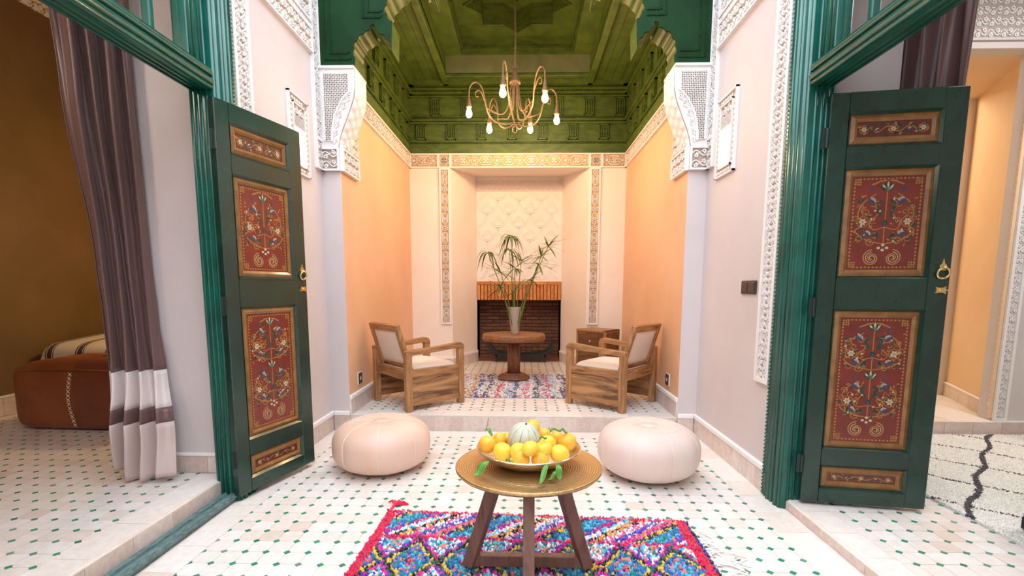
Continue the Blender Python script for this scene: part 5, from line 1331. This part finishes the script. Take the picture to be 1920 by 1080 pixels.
# bowl of fruit
BX, BY, BZ = .022, 1.835, TTZ+.001
bw = empty('fruit_bowl', (BX, BY, BZ))
prof = [(.004, .0), (.10, .0), (.135, .010), (.170, .030), (.190, .050), (.196, .059), (.200, .060), (.197, .056), (.186, .044), (.165, .025), (.13, .009), (.095, .005), (.004, .005)]
MB().lathe(prof[:7], 72, wob=lambda a, t: .004*math.sin(a*36+t*20), caps=(1, 0)).build('body', M_SILVER, bw, smooth=True)
MB().lathe(prof[6:], 60, caps=(0, 1)).build('lining', M_SILVER, bw, smooth=True)
MB().tube([(.199*math.cos(a), .199*math.sin(a), .0595) for a in [2*PI*i/64 for i in range(64)]], .0032, 6, True).build('rim', mat('polished_rim', (.95, .92, .88), .15, 1.0), bw, smooth=True)
tag(bw, 'hammered metal bowl heaped with citrus on the brass tray table', 'bowl')
def unproj(u, v, z):
    d = FW+RT*((u-CX)/F)-UP*((v-CY)/F); t = (z-CAM_Z)/d.z; return Vector((0, 0, CAM_Z))+d*t
fruit = [(470, 340, 112, 0.603, 'orange', 'leftmost orange against the bowl rim'), (620, 285, 92, 0.600, 'orange', 'orange behind the leftmost one beside the melon'), (715, 270, 80, 0.600, 'orange', 'half-hidden orange at the back left of the melon'),
         (655, 432, 116, 0.588, 'lemon', 'yellow lemon with a leaf at the front left of the bowl'), (835, 415, 95, 0.605, 'lemon', 'yellow lemon just below the left of the melon'), (870, 520, 118, 0.578, 'orange', 'orange at the front of the bowl left of centre'),
         (985, 392, 98, 0.628, 'lemon', 'yellow lemon lying in front of the melon'), (1105, 515, 114, 0.578, 'orange', 'orange at the front of the bowl right of centre'), (1145, 395, 104, 0.612, 'lemon', 'yellow lemon right of the one before the melon'),
         (1340, 455, 116, 0.590, 'lemon', 'large yellow lemon at the front right of the bowl'), (1200, 320, 95, 0.612, 'lemon', 'yellow lemon in the middle right of the heap'), (1150, 225, 85, 0.600, 'orange', 'orange behind the melon on its right'),
         (1300, 262, 86, 0.600, 'orange', 'orange partly behind the rightmost orange'), (1432, 312, 116, 0.600, 'orange', 'rightmost and largest orange against the bowl rim'), (1010, 135, 100, 0.650, 'orange', 'topmost orange resting behind the melon'), (620, 400, 80, 0.575, 'lemon', 'low yellow lemon tucked at the left of the bowl')]
for a, b_, r, z, kind, lab in fruit:
    p = unproj(840+a/6.4, 780+b_/6.4, z); dist = (p-Vector((0, 0, CAM_Z))).length; rr = r/6.4/F*dist*.93
    m = MB(); k = 1.0 if kind == 'orange' else 1.10
    prof = [(max(.0012, rr*math.sin(PI*i/14)), rr*k*(-math.cos(PI*i/14)*(1+(.06 if kind == 'lemon' and i in (0, 14) else 0)))) for i in range(15)]
    e = empty(kind, p); e.rotation_euler = (random.uniform(-.9, .9), random.uniform(-.9, .9), random.uniform(0, 6)) if kind == 'orange' else (random.uniform(.8, 1.4), random.uniform(-.4, .4), random.uniform(0, 6))
    m.lathe(prof, 22); m.build('peel', M_ORANGE if kind == 'orange' else M_LEMON, e, smooth=True)
    MB().lathe([(.0012, rr*k*.985), (rr*.10, rr*k*.99), (rr*.08, rr*k*1.02), (.0012, rr*k*1.025)], 8).build('stem_end', M_LEAF, e)
    tag(e, lab, kind, 'citrus fruit in the bowl')
pm = unproj(840+912/6.4, 780+268/6.4, .618); me_ = empty('melon', pm); me_.rotation_euler = (math.radians(14), math.radians(6), 0)
m = MB(); R_ = .064
m.lathe([(max(.0015, R_*math.sin(PI*i/20)), -R_*.98*math.cos(PI*i/20)) for i in range(21)], 80, wob=lambda a, t: -.05*(1-abs(math.sin(a*5))**.4)); m.build('rind', M_MELON, me_, smooth=True)
MB().tube([(0, 0, R_*.94), (.002, 0, R_*1.06)], .004, 6).build('stalk', M_TWIG, me_)
tag(me_, 'pale ribbed melon with grey-green stripes in the middle of the fruit bowl', 'melon')
def leaf(px, py, z, L_, W_, rz, tilt, curl, label, twig=None):
    p = unproj(840+px/6.4, 780+py/6.4, z); e = empty('citrus_leaf', p, rz); e.rotation_euler = (0, tilt, rz)
    m = MB(); m.grid(lambda u, v: (L_*u, (v-.5)*W_*math.sin(PI*min(1, u*.94+.04))**.8, curl*math.sin(PI*u)*.5-abs(v-.5)*-.012+.006*math.sin(u*6)), 11, 5); m.build('blade', M_LEAF, e, smooth=True, solid=.0008)
    MB().tube([(L_*k/6, 0, curl*math.sin(PI*k/6)*.5+.006*math.sin(k)) for k in range(7)], .0008, 4).build('midrib', M_LEAF, e)
    if twig: MB().tube([(0, 0, 0), tuple(Vector(twig)*.5+Vector((.004, 0, 0))), twig], .0012, 5).build('twig', M_TWIG, e)
    tag(e, label, 'leaf', 'citrus leaves around the bowl')
R0 = math.radians
leaf(505, 560, .585, .074, .040, R0(218), R0(30), .006, 'broad green leaf hanging over the left bowl rim')
leaf(1210, 585, .587, .090, .020, R0(245), R0(30), .008, 'narrow twisted leaf hanging over the front of the bowl')
leaf(1310, 585, .590, .055, .024, R0(280), R0(48), .010, 'short leaf hanging at the front right of the bowl')
leaf(1345, 690, .556, .052, .022, R0(212), R0(18), .006, 'small leaf touching the tray below the front right leaves')
leaf(450, 175, .640, .036, .020, R0(-35), R0(18), .006, 'small pale leaf on a bare twig at the back left of the bowl', (-.016, .02, .045))
leaf(1225, 200, .645, .045, .022, R0(12), R0(-8), .010, 'yellow-green leaf standing at the back right of the bowl', (-.004, .005, .02))
leaf(1345, 185, .645, .028, .022, R0(-10), R0(8), .006, 'dark round leaf at the back right of the bowl')
leaf(1100, 290, .65, .030, .014, R0(25), R0(-10), .005, 'tiny leaf between the melon and the right-hand fruit')
leaf(690, 545, .59, .026, .016, R0(-8), R0(10), .004, 'small leaf on the front left lemon by the rim')
